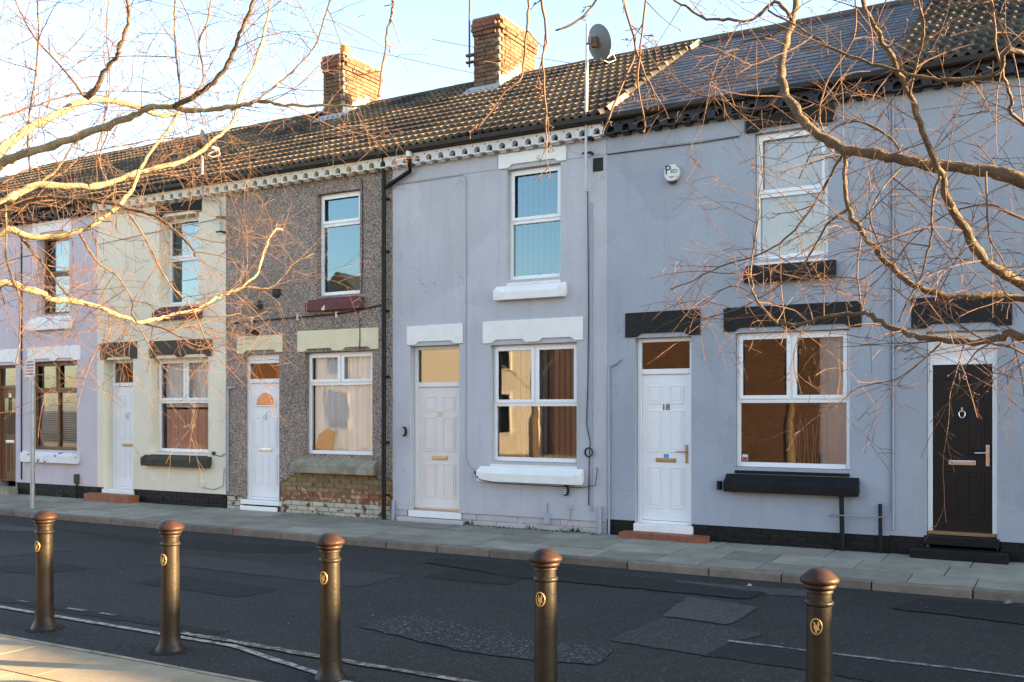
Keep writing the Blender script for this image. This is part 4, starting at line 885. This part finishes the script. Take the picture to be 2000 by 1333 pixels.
# ---- houses beyond, at both ends
h28 = house(28, 'farthest house of the terrace, beyond the lilac house, under a dark tiled roof', B_[0], B_[1], 'r26', 'cornb', 'tile', 'tiledark', [(-21.4,-20.0,1.02,2.72)], (-22.6,-21.9,.36,2.25,2.68))
window(h28,-21.4,-20.0,1.02,2.72,.12,1.94,'g'); door(h28,-22.6,-21.9,.36,2.25,2.68,.12,'door18','upvc','six')
FH = {'l': 0, 'r': 0}
def far_house(u0, u1, z, wm, chim=None):
    k_ = 'l' if u0 < 0 else 'r'; FH[k_] += 1
    o_ = ['first','second','third','fourth','fifth','sixth','seventh','eighth','ninth','tenth','eleventh','twelfth','thirteenth'][FH[k_]-1]
    h = thing('terraced_house', (u0, F, GZ), f"{o_} plain terraced house of the same row past the picture's {'left' if k_ == 'l' else 'right'} edge", 'house', 'houses of the row outside the picture')
    MB().box(u0, u1, F, RY+3.6, 0, 5.6+z).build('wall', M[wm], h); roof(h, u0, u1, 'tile', 'tiledark_plain', True, z)
    for a, b, c_, d in ((.6,1.35,.3,2.3),(1.75,3.1,1.0,2.7),(2.0,2.9,3.6,5.2)):
        MB().box(u0+a, u0+b, F-.02, F+.05, c_, d).build('window' if c_ > .5 else 'door', M['upvc'], h)
    for c in chim or ():
        cc = MB().box(c-.28, c+.28, 15.2, 16.6, 6.8, 8.85+z).build('chimney', M['brickch'], h); MB().lathe([(.1,0),(.09,.3)], c, 15.6, 8.85+z, 12).lathe([(.1,0),(.09,.3)], c, 16.2, 8.85+z, 12).build('chimney_pot', M['terra'], cc)
u = B_[0]
for k in range(6): far_house(u-3.55, u, 0, 'r18' if k % 2 else 'r24', (u-3.55,) if k % 2 else None); u -= 3.55
for u0_, u1_, shadow_dz, m_, ch in ((1.58,5.13,0,'r18',None),(5.13,8.68,0,'r24',None),(8.68,12.3,.40,'r20',(8.9,)),(12.3,15.6,-.25,'r18',None),(15.6,18.55,0,'r24',None),(18.55,21.5,0,'r20',None),(21.5,25.1,.6,'r18',None),(25.1,28.7,.6,'r24',None),(28.7,30,0,'r24',None),(30,33.6,0,'r20',(33.4,))):
    far_house(u0_, u1_, shadow_dz, m_, ch)  # unseen right-hand houses: heights shaped to shade some bollards and light others
# ---- chimneys
chimney(h20, -9.54, -8.995, 15.2, 16.55, 7.55, 8.80)
chimney(h22, -13.04, -12.53, 15.2, 16.39, 7.55, 8.74, ((-12.78,15.55),))
wd_ = MB()
for k in range(16):
    u = -8.985; v = random.choice((15.35,15.42,15.8,15.95,16.1))+random.uniform(-.08,.08); z = random.choice((8.45,8.5,8.6,8.7))+random.uniform(-.05,.05)
    for q in range(5):
        a = Vector((u+.02, v, z)); d_ = Vector((random.uniform(.02,.07), random.uniform(-.06,.06), random.uniform(-.05,.07)))
        s_ = Vector((0, .012, .008)); wd_.add([a, a+d_*.5+s_, a+d_, a+d_*.5-s_], [(0,1,2,3)])
wd_ = wd_.build('weeds_on_chimney', M['plant'], h20)
MB().tube([(-9.60,15.16,7.95),(-9.60,15.16,8.75),(-9.585,15.16,9.4)], .018, 8).box(-9.66,-9.50,15.12,15.19,8.14,8.18).box(-9.66,-9.50,15.12,15.19,8.02,8.05).build('aerial_pole', M['rust'], h20)
# mortar verge between the tiles and the slates
for s0, s1 in ((.03,.19),(.85,.96)):
    sl_ = math.hypot(RY-EY, RZ-EZ); mb = MB(); n = 9; pts = []
    for i in range(n+1):
        s_ = (s0+(s1-s0)*i/n)*sl_; y, z = EY+s_*math.cos(PITCH), EZ+s_*math.sin(PITCH); wv = random.uniform(.05,.11)
        pts += [(B_[5]-.05+random.uniform(-.03,.02), y, z+.05), (B_[5]+.02, y, z+.085), (B_[5]+wv, y, z+.02)]
    mb.add(pts, [q for i in range(n) for q in ((3*i,3*i+1,3*i+4,3*i+3),(3*i+1,3*i+2,3*i+5,3*i+4))]); mb.build('mortar_verge', M['mortar'], h20)
# ---- pipes, cables, boxes on the walls (parts of their houses)
def pipe(h, name, pts, r, m, n=10): return MB().tube(pts, r, n).build(name, M[m], h, smooth=True)
def clips(po, u, zs, m='black', y=F-.06, w_=.06):
    for z in zs: MB().box(u-w_, u+w_, y-.012, F+.002, z-.012, z+.012).build('clip', M[m], po)
dp = pipe(h22, 'downpipe', [(-9.235,F-.075,5.66),(-9.235,F-.075,.10)], .036, 'black'); clips(dp, -9.235, (5.0,4.2,3.3,2.3,1.3,.5))
dp2 = pipe(h20, 'downpipe', [(-8.715,F-.15,5.63),(-8.72,F-.13,5.44),(-8.74,F-.08,5.36),(-9.19,F-.075,5.17)], .034, 'black')
MB().tube([(-8.715,F-.15,5.55),(-8.715,F-.15,5.69)], .046, 12).build('gutter_outlet', M['plasticw'], dp2)
pipe(h20, 'pipe', [(-9.09,F-.03,.10),(-9.09,F-.03,.42)], .028, 'greypipe'); pipe(h20, 'pipe', [(-5.66,F-.03,.08),(-5.66,F-.03,.50)], .03, 'greypipe')
pipe(h18, 'conduit', [(-5.525,F-.02,.10),(-5.525,F-.02,2.33),(-5.515,F-.022,2.38),(-5.43,F-.02,2.41),(-5.36,F-.01,2.47)], .016, 'greypipe', 8)
pipe(h22, 'conduit', [(-12.56,F-.02,.42),(-12.56,F-.02,2.10),(-12.54,F-.02,2.16),(-12.40,F-.015,2.17)], .02, 'greypipe', 8)
pipe(h20, 'cable', [(-9.07,F-.012,5.20),(-8.4,F-.012,5.205),(-7.85,F-.012,5.21),(-7.80,F-.012,5.16),(-7.79,F-.008,4.0),(-7.80,F-.008,2.2),(-7.80,F-.008,1.15),(-7.76,F-.01,1.0),(-7.55,F-.03,.87),(-7.50,F-.13,.80)], .004, 'greycable', 5)
pipe(h20, 'cable', [(-7.50,F-.13,.80),(-7.2,F-.12,.76),(-6.5,F-.12,.75),(-5.9,F-.05,.74),(-5.72,F-.03,.78),(-5.70,F-.02,.95),(-5.705,F-.01,1.02)], .006, 'cable', 5)
MB().tube([(-7.62,F-.05,.90),(-7.53,F-.11,.82)], .02, 8).build('cable_joint', M['plasticb'], h20)
c20 = pipe(h20, 'cable', [(-5.84,F-.02,4.75),(-5.83,F-.012,3.2),(-5.84,F-.012,2.2),(-5.86,F-.012,1.6),(-5.80,F-.02,1.35),(-5.81,F-.03,1.2),(-5.83,F-.012,.5)], .007, 'cable', 5)
pipe(h20, 'conduit', [(-5.79,F-.012,4.6),(-5.79,F-.012,.42)], .011, 'greypipe', 6)
for k in range(3):
    MB().tube([(-5.82+(.05+.006*k)*math.cos(t*math.pi/8), F-.02-.006*k, 1.22+(.055+.005*k)*math.sin(t*math.pi/8)) for t in range(17)], .005, 5).build('cable_coil', M['cable'], c20)
pipe(h24, 'cable', [(-15.9,F-.01,4.86),(-14.5,F-.01,4.95),(-12.7,F-.01,5.05)], .006, 'greycable', 5)
c22 = pipe(h22, 'cable', [(B_[3]+.02,F-.02,3.25),(-11.4,F-.02,3.28),(-10.2,F-.02,3.30),(-9.76,F-.02,3.34),(-9.3,F-.02,3.40)], .012, 'cable', 6)
for uu in (-12.0,-11.0,-10.2): MB().box(uu-.012,uu+.012,F-.04,F,3.24,3.34).build('clip', M['plasticw'], c22)
pipe(h22, 'cable', [(-9.70,F-.01,5.35),(-9.69,F-.01,4.2),(-9.72,F-.01,3.6)], .007, 'cable', 5); pipe(h22, 'cable', [(-9.80,F-.02,3.31),(-9.74,F-.02,3.2),(-9.73,F-.03,2.9),(-9.74,F-.03,2.72)], .007, 'cable', 5)
pipe(h26, 'cable', [(-18.18,F-.012,5.3),(-18.18,F-.012,.42)], .014, 'cable', 6)
pipe(h18, 'pipe', [(-2.50,F-.07,.775),(-2.49,F-.06,.10)], .028, 'black'); pipe(h16, 'pipe', [(-2.07,F-.04,.70),(-2.065,F-.04,.10)], .022, 'black')
pipe(h18, 'cable', [(-2.65,F-.02,.52),(-2.60,F-.05,.56),(-2.50,F-.105,.55),(-2.2,F-.07,.54),(-2.06,F-.06,.55),(-1.96,F-.02,.60),(-1.955,F-.012,1.4),(-1.96,F-.012,3.4),(-1.955,F-.012,5.4)], .007, 'greycable', 5)
pipe(h16, 'conduit', [(-1.93,F-.012,.40),(-1.93,F-.012,5.4)], .012, 'greypipe', 6)
pipe(h16, 'cable', [(-1.92,F-.01,2.62),(-1.90,F-.01,2.5),(-1.80,F-.01,2.47),(-1.68,F-.01,2.52)], .007, 'greycable', 5)
pipe(h18, 'cable', [(-5.55,F-.012,5.215),(-5.1,F-.014,5.21),(-4.3,F-.014,5.20),(-3.75,F-.014,5.21)], .006, 'cable', 5)
MB().box(-6.50,-6.42,F-.045,F,.21,.36).build('meter_box', M['meter'], h20, bevel=.008)
pipe(h20, 'cable', [(-6.46,F-.01,.36),(-6.46,F-.01,.5)], .006, 'greycable', 5); pipe(h20, 'cable', [(-6.10,F-.01,.47),(-6.11,F-.02,.30),(-6.16,F-.03,.20),(-6.3,F-.03,.13)], .006, 'greycable', 5)
MB().box(-6.13,-6.07,F-.02,F,.44,.50).build('socket', M['meter'], h20)
v20 = MB().box(-5.765,-5.62,F-.012,F+.002,5.01,5.19).build('vent_grille', M['vent'], h20)
for k in range(6): MB().box(-5.755,-5.63,F-.020,F-.0125,5.025+k*.027,5.037+k*.027).build('louvre', M['vent'], v20)
for (u, z) in ((-11.864,3.513),(-11.468,3.71)):
    MB().lathe([(.085,0),(.085,.03),(.06,.055),(.02,.06)], 0, 0, 0, 16).build('vent_cowl', M['vent'], h22, smooth=True, origin=(0,0,0)); o = bpy.context.scene.collection.objects[-1]
    o.rotation_euler = (R(90),0,0); o.location = Vector((u, F, z)) - WO[h22.name]; WO[o.name] = Vector((u, F, z))
fl = MB().box(-12.06,-11.90,F-.12,F-.02,3.06,3.13).build('floodlight', M['plasticb'], h22, bevel=.012); MB().box(-11.9,-11.84,F-.09,F,3.03,3.09).build('sensor', M['plasticb'], fl, bevel=.01)
pipe(h24, 'cable', [(-12.85,F-.012,1.02),(-12.72,F-.012,1.0),(-12.64,F-.012,1.05)], .006, 'cable', 5)
MB().box(-12.93,-12.87,F-.03,F,1.02,1.08).build('socket', M['plasticb'], h24); MB().box(-13.22,-13.14,F-.03,F,.46,.56).build('socket', M['plasticw'], h24)
pipe(h24, 'cable', [(-13.15,F-.012,.46),(-12.9,F-.012,.43),(-12.68,F-.012,.5),(-12.65,F-.012,.8)], .006, 'greycable', 5)
MB().box(-16.53,-16.43,F-.06,F,.40,.58).build('meter_box', M['lintbrown'], h26, bevel=.01); pipe(h26, 'pipe', [(-16.48,F-.03,.40),(-16.47,F-.03,.12)], .02, 'black', 6)
# lamp-like round key safes and the alarm box
def keysafe(u, z, label):
    t = thing('key_safe', (u, F, z), label, 'key safe', 'round boxes on the lavender wall')
    prof = [(u+.05*math.cos(k*math.pi/10)*.85, z+.075*math.sin(k*math.pi/10)) for k in range(20)]
    MB().prism_y(prof, F-.05, F-.001).build('body', M['plasticb'], t, bevel=.008)
    fc = MB().prism_y([(u-.006+(x-u)*.62, z+(zz-z)*.70) for x, zz in prof], F-.058, F-.0505).build('face', M['plasticw'], t)
    for k in range(3): MB().box(u-.02,u+.012,F-.061,F-.0585,z-.03+k*.024,z-.018+k*.024).build('button', M['vent'], fc)
keysafe(-8.893, 1.468, 'small black key safe with white face left of door numbered 20'); keysafe(-6.166, .691, 'small black key safe with white face under the window sill')
t = thing('alarm_box', (-4.625,F,4.848), 'round white alarm box with black lettering on blue-grey wall', 'alarm box')
prof = [(-4.625+.112*math.cos(R(22.5+45*k))*.98, 4.848+.12*math.sin(R(22.5+45*k))) for k in range(8)]
MB().prism_y(prof, F-.07, F-.001).build('cover', M['plasticw'], t, bevel=.02)
text('lettering', 'P', .165, M['vent'], t, (-4.672, F-.0715, 4.885)); text('lettering', 'EO', .07, M['vent'], t, (-4.59, F-.0715, 4.865)); 
MB().box(-4.655,-4.585,F-.0725,F-.0705,4.795,4.803).box(-4.65,-4.60,F-.0725,F-.0705,4.782,4.786).build('print_line', M['redprint'], t)
MB().prism_y([(-4.69,4.748),(-4.655,4.712),(-4.595,4.712),(-4.56,4.748)], F-.066, F-.02).build('strobe', M['plasticb'], t)
# ---- satellite dishes
def dish(pole, brk, c, n, size, label, wall_h):
    t = thing('satellite_dish', pole[-1], label, 'satellite dish', 'satellite dishes on wall poles')
    MB().tube(pole, .021, 10).build('pole', M['galv'], t, smooth=True)
    for z in brk:
        MB().box(pole[-1][0]-.05, pole[-1][0]+.09, F-.11, F-.085, z-.012, z+.012).box(pole[-1][0]+.05, pole[-1][0]+.075, F-.11, F+.002, z-.015, z+.015).build('bracket', M['vent'], t)
    n = Vector(n).normalized(); c = Vector(c); a = n.cross(Vector((0,0,1))).normalized(); b = a.cross(n)
    mb = MB(); rings = 6; seg = 24; vs = [tuple(c - n*.06)]
    for i in range(1, rings+1):
        q = i/rings
        for k in range(seg):
            an = 2*math.pi*k/seg; vs.append(tuple(c + a*(size*q*math.cos(an)) + b*(size*1.1*q*math.sin(an)) - n*(.06*(1-q*q))))
    fs = [(0, 1+k, 1+(k+1) % seg) for k in range(seg)] + [(1+i*seg+k, 1+(i+1)*seg+k, 1+(i+1)*seg+(k+1) % seg, 1+i*seg+(k+1) % seg) for i in range(rings-1) for k in range(seg)]
    d = mb.add(vs, fs).build('reflector', M['dish'], t, smooth='all')
    pl = Vector(pole[0]).lerp(Vector(pole[-1]), .12)
    MB().tube([pl, c - n*.10, c - n*.065], .018, 8).box(c.x-n.x*.09-.04, c.x-n.x*.09+.04, c.y-n.y*.09-.03, c.y-n.y*.09+.03, c.z-.08, c.z+.05).build('mount', M['rust'], t)
    lb = c - b*(size*1.05); e = c + n*(size*1.0) - b*(size*.75)
    MB().tube([lb - n*.03, e], .012, 8).build('arm', M['galv'], t)
    MB().tube([e, e - n*.10 + b*.05], .028, 10).build('receiver', M['plasticw'], t)
    MB().tube([e, e - b*.09 + a*.02, e - n*.12 - b*.11, e - n*.26 - b*.04, lb], .006, 5).build('lead', M['plasticw'], t)
dish([(-5.80,F-.12,6.98),(-5.82,F-.11,5.6),(-5.83,F-.10,4.73)], (5.44,5.25), (-5.56,F-.25,6.64), (.34,.86,.30), .215, 'grey satellite dish on tall silver pole beside the white cornice', h20)
dish([(-13.05,F-.12,6.25),(-13.07,F-.12,5.50),(-13.03,F-.10,5.40),(-12.80,F-.06,5.36),(-12.72,F-.05,5.30),(-12.70,F-.05,4.80)], (5.05,4.80), (-12.86,F-.25,6.30), (.5,.8,.25), .20, 'small grey satellite dish above the cream house, behind the branches', h24)
# ---- bollards
prof = [(.108,0),(.106,.018),(.094,.035),(.082,.062),(.074,.10),(.071,.16),(.064,.775),(.0635,.782),(.072,.788),(.075,.797),(.072,.806),(.0625,.812),(.062,.85)]
capp = [(.064,.85),(.07,.853),(.070,.862),(.068,.866),(.083,.880),(.084,.890),(.080,.896),(.094,.902),(.100,.913),(.098,.924),(.088,.934),(.070,.950),(.056,.962),(.036,.972),(.001,.976)]
bd_me = MB().lathe(prof, 0, 0, 0, 36).mesh('shaft', M['bronze'], smooth=True); cp_me = MB().lathe(capp, 0, 0, 0, 36).mesh('cap', M['copper'], smooth=True)
def oval(rx, rz, n=24): return [(rx*math.cos(2*math.pi*k/n), rz*math.sin(2*math.pi*k/n)) for k in range(n)]
def curve_y(x, r0=.066): return -math.sqrt(max(r0*r0-x*x, 0))
ov = oval(.028,.040); em = MB()
em_me = MB().add([(x, curve_y(x)-.0035, z) for x, z in ov]+[(0, -.0695, 0)], [(i, (i+1) % 24, 24) for i in range(24)]).mesh('emblem', M['emblack'])
rg_me = MB().tube([(x, curve_y(x)-.003, z) for x, z in ov+ov[:1]], .0035, 6, False).mesh('emblem_ring', M['gold'], smooth='all')
bird = [(-.004,-.032),(.006,-.032),(.004,-.020),(.012,-.016),(.016,-.022),(.018,-.010),(.012,-.002),(.018,.012),(.015,.026),(.010,.030),(.006,.014),(.002,.006),(-.003,.012),(-.004,.020),(-.010,.024),(-.016,.019),(-.011,.016),(-.011,.008),(-.013,-.004),(-.009,-.014),(-.004,-.019)]
bird_me = MB().add([(x, curve_y(x)-.0058, z) for x, z in bird], [tuple(range(len(bird)))]).mesh('bird_emblem', M['gold'])
blab = ['dark bronze bollard at the far left, first of the five', 'bronze bollard lit full length by the sun, second from the left', 'sunlit bronze bollard with shaded foot, middle of the five', 'dark bollard in shade below the lavender house, fourth from the left', 'dark bollard nearest the camera with copper cap, rightmost of the five']
for k, (u, v) in enumerate(((-7.40,5.18),(-5.92,5.18),(-4.37,5.17),(-2.77,5.22),(-1.20,5.28))):
    t = thing('bollard', (u, v, 0), blab[k], 'bollard', 'bollards along the kerb'); t.rotation_euler = (random.uniform(-.008,.008), random.uniform(-.008,.008), 0)
    s_ = inst('shaft', bd_me, t, (u, v, 0), (0,0,random.uniform(0,6))); inst('cap', cp_me, t, (u, v, 0), (0,0,random.uniform(0,6)))
    e_ = inst('emblem', em_me, t, (u, v, .685)); inst('emblem_ring', rg_me, e_, (u, v, .685)); inst('bird_emblem', bird_me, e_, (u, v, .685))
    MB().lathe([(.155,-.004),(.15,.007),(.10,.012)], u, v, 0, 20).build('footing', M['roadd'], t)
# ---- street sign on post
t = thing('sign_post', (-15.79,10.82,.095), 'grey steel post with small white street sign on pavement', 'sign post')
MB().tube([(-15.79,10.82,.06),(-15.79,10.82,2.66)], .038, 12).build('post', M['galv'], t, smooth=True)
sg = MB().box(-15.93,-15.66,10.77,10.776,2.36,2.66).build('sign_plate', M['plasticw'], t)
for k, (m_, wdt) in enumerate((('redprint',.10),('vent',.11),('redprint',.09),('redprint',.11),('vent',.10))):
    MB().box(-15.795-wdt, -15.795+wdt, 10.7675, 10.769, 2.61-k*.052, 2.628-k*.052).build('print_line', M[m_], sg)
# ---- overhead wires
def wire(a, b, sag, label):
    a, b = Vector(a), Vector(b); pts = [a.lerp(b, k/24) - Vector((0,0,sag*4*(k/24)*(1-k/24))) for k in range(25)]
    tag(MB().tube(pts, .007, 4).build('overhead_wire', M['cable']), label, 'wire', 'overhead wires')
wire((-12.9,24,10.6), (-26.0,12.5,13.4), .1, 'thin dark overhead wire crossing the sky towards the left chimney')
wire((-9.0,22,9.75), (-14.0,20.4,10.95), .05, 'thin overhead wire between the two chimneys')
wire((-3.2,17.5,9.35), (-9.8,19,11.6), .1, 'thin overhead wire above the slate roof')
# ---- small plants, moss and litter
ms = MB()
for k in range(420):
    u = random.choice((random.uniform(-20,-9.2), random.uniform(-7.9,-5.6), random.uniform(-20,-2))); v = F-.02-abs(random.gauss(0,.05))
    if any(a < u < b for a, b in ((-5.3,-4.1),(-9.0,-7.78),(-12.3,-11.38),(-16.0,-14.7),(-19.2,-18.3))): continue
    z = .128; r_ = random.uniform(.006,.022)
    ms.add([(u-r_,v,z),(u+r_,v,z),(u,v-r_,z+.002),(u,v+r_*.6,z+r_*.9)], [(0,2,3),(2,1,3),(0,3,1)])
o = ms.build('wall_foot_moss', M['moss']); o['kind'] = 'stuff'; o['label'] = 'green moss along the foot of the walls'; o['category'] = 'moss'
def weed(u, n, sz, label):
    mb = MB()
    for k in range(n):
        a = Vector((u+random.uniform(-.08,.08), F-.03-random.uniform(0,.03), .13)); an = random.uniform(0,6.28)
        d_ = Vector((math.cos(an)*.6, -abs(math.sin(an))*.6, random.uniform(.4,1.2)))*sz*random.uniform(.5,1); s_ = Vector((-d_.y, d_.x, 0)).normalized()*.008
        mb.add([a, a+d_*.5+s_, a+d_, a+d_*.5-s_], [(0,1,2,3)])
    tag(mb.build('weed', M['plant']), label, 'weed', 'weeds at the wall foot')
weed(-7.72,26,.12,'small green weed at the wall beside the door numbered 20'); weed(-6.02,40,.09,'low clump of weeds under the grey cable below the right key safe'); weed(-6.72,14,.08,'tiny weed left of the grey meter box'); weed(-10.5,18,.07,'tiny weed under the flaking brickwork'); weed(-17.0,30,.09,'green weeds at the foot of the lilac wall')
def crumple(name, u, v, z, r_, m, label):
    mb = MB(); n = 7; vs = [(u+r_*math.cos(k*.9)*random.uniform(.6,1), v+r_*math.sin(k*.9)*random.uniform(.6,1), z+random.uniform(0,.35)*r_) for k in range(n)] + [(u, v, z+r_*.9)]
    tag(mb.add(vs, [(k, (k+1) % n, n) for k in range(n)]).build(name, m), label, 'litter')
crumple('crisp_packet', -.62, 10.26, .004, .05, M['dish'], 'crumpled pale plastic litter in the gutter at far right'); crumple('leaf_litter', -10.52, 10.38, .09, .055, M['terra'], 'crumpled reddish litter on the kerb'); crumple('paper_scrap', -2.95, 9.95, .012, .035, M['stone'], 'pale crumpled scrap on the road below door 18')
bits = MB()
for k in range(150):
    u, v = random.uniform(-14,1), random.uniform(5.6,10.3) if k % 3 else random.uniform(9.6,10.35); r_ = random.uniform(.004,.016)
    bits.add([(u-r_,v,.013),(u,v-r_*.7,.014),(u+r_,v,.013),(u,v+r_*.7,.016)], [(0,1,2,3)])
o = bits.build('road_debris', M['chalk']); o['kind'] = 'stuff'; o['label'] = 'scattered pale grit and leaf scraps on the road'; o['category'] = 'debris'

# ------------------------------------------------------------------ trees
def smooth_path(pts, sub=4):
    P = [Vector(p) for p in pts]; out = []
    for i in range(len(P)-1):
        p0, p1, p2, p3 = P[max(i-1,0)], P[i], P[i+1], P[min(i+2, len(P)-1)]
        for k in range(sub):
            t_ = k/sub
            out.append(.5*((2*p1) + (p2-p0)*t_ + (2*p0-5*p1+4*p2-p3)*t_*t_ + (3*p1-p0-3*p2+p3)*t_**3))
    out.append(P[-1]); return out
def rvec(): 
    while True:
        v = Vector((random.uniform(-1,1), random.uniform(-1,1), random.uniform(-1,1)))
        if .1 < v.length < 1: return v.normalized()
def twig(mb, p, d, ln, r, lvl, droop):
    n = max(4, int(ln/.06)); pts = [p.copy()]; d = d.normalized(); st = ln/n; bend = rvec()*random.uniform(.04,.16)
    for i in range(n):
        d = (d + bend*.5 + rvec()*.13 + Vector((0,0,-droop*(.4+i/n)))).normalized(); pts.append(pts[-1] + d*st)
    mb.tube(pts, [max(.0009, r*(1-.7*i/n)) for i in range(n+1)], 4 if r < .004 else 5, False)
    for i in range(1, n+1):
        if random.random() < .75:
            q = pts[i] + rvec()*r*.4; s_ = max(.0018, r*.9)*random.uniform(.8,1.3); dd = (pts[i]-pts[i-1]).normalized()*s_*1.6
            a = rvec(); a = (a - dd.normalized()*a.dot(dd.normalized())).normalized()*s_; b = a.cross(dd.normalized())
            mb.add([q-dd, q+a, q+b, q-a, q-b, q+dd], [(0,2,1),(0,3,2),(0,4,3),(0,1,4),(5,1,2),(5,2,3),(5,3,4),(5,4,1)])
        if lvl > 0 and random.random() < .5 and i < n:
            dirn = ((pts[i+1 if i < n else i]-pts[i-1]).normalized()*.8 + rvec()*.9)
            twig(mb, pts[i], dirn, ln*random.uniform(.25,.55), r*.62, lvl-1, droop)
def tree(name, trunk, label, limbs, mk, dens, joins=True, trunk_r=.11, lmin=.25, lmax=.8, lvl=2, sparse=999):
    t = thing(name, (trunk[0], trunk[1], 0), label, 'tree', 'bare street trees')
    tx, ty = trunk[0], trunk[1]; th = trunk[2]
    tp = [(tx, ty, -.05), (tx+.01, ty, .6), (tx-.02, ty+.01, 1.5), (tx+.02, ty-.02, th*.7), (tx-.03, ty+.02, th), (tx+.03, ty, th+1.3)]
    MB().tube(smooth_path(tp, 4), [trunk_r*1.25*(1-.72*i/20) for i in range(21)], 14).build('trunk', M['barkd'], t, smooth='all')
    tw = MB()
    for k, (pts, r0, r1) in enumerate(limbs):
        P = [Vector(p) for p in pts]
        first = Vector(P[0]); edge = first
        if joins and k in joins:
            tz = max(1.4, first.z - joins[k]); base = Vector((tx, ty, tz))
            P = [base, base.lerp(first, .5) + Vector((0,0,.06))] + P
            r0b = r0*1.15
        else: r0b = r0
        S = smooth_path(P, 4); n = len(S)
        for i in range(1, n-1): S[i] = S[i] + rvec()*min(.006, r0*.35)
        rad = [(.9 if r0 > .013 else .78)*(r0b + (r1-r0b)*(i/(n-1))**.62)*random.uniform(.88,1.12)*(1.18 if i % 7 == 3 else 1) for i in range(n)]
        if r0 > .013: mat_ = M['barkd'] if k % 3 == 1 else M[mk]
        else: mat_ = M['twig'] if k >= sparse else (M['barkd'] if k % 2 else M['twig'])
        MB().tube(S, rad, 10 if r0 > .015 else 6).build('limb', mat_, t, smooth='all')
        acc = 0
        for i in range(1, n):
            seg = (S[i]-S[i-1]).length; acc += seg*dens*(1.1 if k >= sparse else 1)*(.55 if r0 > .02 and i < n*.3 else 1.0)
            while acc > 1:
                acc -= 1
                if random.random() < .25: pass
                tg = (S[i]-S[i-1]).normalized(); dirn = tg*random.uniform(.1,.9) + rvec()*.9
                ln = random.uniform(lmin, lmax)*(1 if random.random() < .85 else 1.3)*(.22 if k >= sparse else 1)
                twig(tw, S[i], dirn, ln, min(rad[i]*.6, random.uniform(.0015,.0033)), lvl, random.choice((-.05, .0, .05, .09)))
    o = tw.build('twigs', M['twig'], t); o['kind'] = 'stuff'
    return t
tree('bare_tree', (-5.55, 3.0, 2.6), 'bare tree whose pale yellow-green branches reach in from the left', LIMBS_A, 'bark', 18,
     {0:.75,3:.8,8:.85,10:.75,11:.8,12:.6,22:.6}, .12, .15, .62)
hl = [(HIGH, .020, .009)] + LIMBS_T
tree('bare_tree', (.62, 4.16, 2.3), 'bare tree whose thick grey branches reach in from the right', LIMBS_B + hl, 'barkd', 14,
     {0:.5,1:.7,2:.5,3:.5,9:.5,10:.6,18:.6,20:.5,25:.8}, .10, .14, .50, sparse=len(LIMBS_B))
# a third street tree with stakes, seen only in the window reflections
lim3 = []
for k in range(9):
    an = random.uniform(0,6.28); b = Vector((-11.9, 2.9, 2.2+k*.18)); e = b + Vector((math.cos(an)*1.6, math.sin(an)*1.6, random.uniform(.8,2.0))); lim3.append(([b, b.lerp(e,.5)+Vector((0,0,.15)), e], .03, .006))
tree('bare_tree', (-11.9, 2.9, 2.4), 'bare tree across the street mirrored in the windows of the terrace', lim3, 'bark', 3.0, {}, .13, .3, .8, 1)

# ------------------------------------------------------------------ the far side of the street, mirrored in the windows
def opp(name, u0, u1, wm, label, ez=5.3, gable=False, y=-9.2, wins=()):
    h = thing(name, ((u0+u1)/2, y, 0), label, 'house')
    MB().box(u0, u1, y-8, y, 0, ez).build('wall', M[wm], h)
    if gable: MB().prism_y([(u0-.1,ez),(u1+.1,ez),((u0+u1)/2,ez+2.6)], y-8.1, y+.05).build('roof', M['opproof'], h)
    else: MB().prism_x([(y-8.2,ez),(y+.25,ez),(y-4,ez+2.4)], u0, u1).build('roof', M['opproof'], h)
    for a, b, c_, d in wins:
        f_ = MB().box(a-.07, b+.07, y-.01, y+.04, c_-.07, d+.07).build('window_frame', M['white'], h); MB().box(a, b, y+.0405, y+.05, c_, d).build('pane', M['glass'], f_); MB().box(a, b, y+.0402, y+.0404, c_, d).build('blind', M['room'], f_)
    return h
opp('brick_house', -17.7, -4.2, 'oppbrick', 'red brick house on the opposite side, mirrored in the window of the blue-grey house', 5.0, False)
opp('rendered_house', -24.8, -18.4, 'oppcream', 'cream rendered house on the opposite side, mirrored in the lavender house window', 5.2, False, wins=((-20.4,-19.6,.9,2.4),(-23.5,-22.5,1.0,2.6),(-20.6,-19.6,3.4,4.6)))
opp('rendered_house', -31.4, -25.2, 'oppcream', 'gabled cream house on the opposite side, mirrored in the pebble-dashed house window', 5.2, True, wins=((-28.8,-27.6,1.0,2.6),(-28.8,-27.8,3.4,4.6)))
opp('brick_house', -44.0, -31.8, 'oppbrick', 'far red brick house on the opposite side, mirrored in the cream house window', 5.0, False, wins=((-38.5,-37.3,1.0,2.6),))
opp('brick_house', -3.6, 9, 'oppbrick', 'long red brick house behind the camera on the opposite side', 5.0, False)
tag(MB().box(-13.0,-4.4,-6.25,-6.05,0,.75).build('garden_wall', M['oppbrick']), 'low red brick garden wall on the opposite side of the street', 'wall')
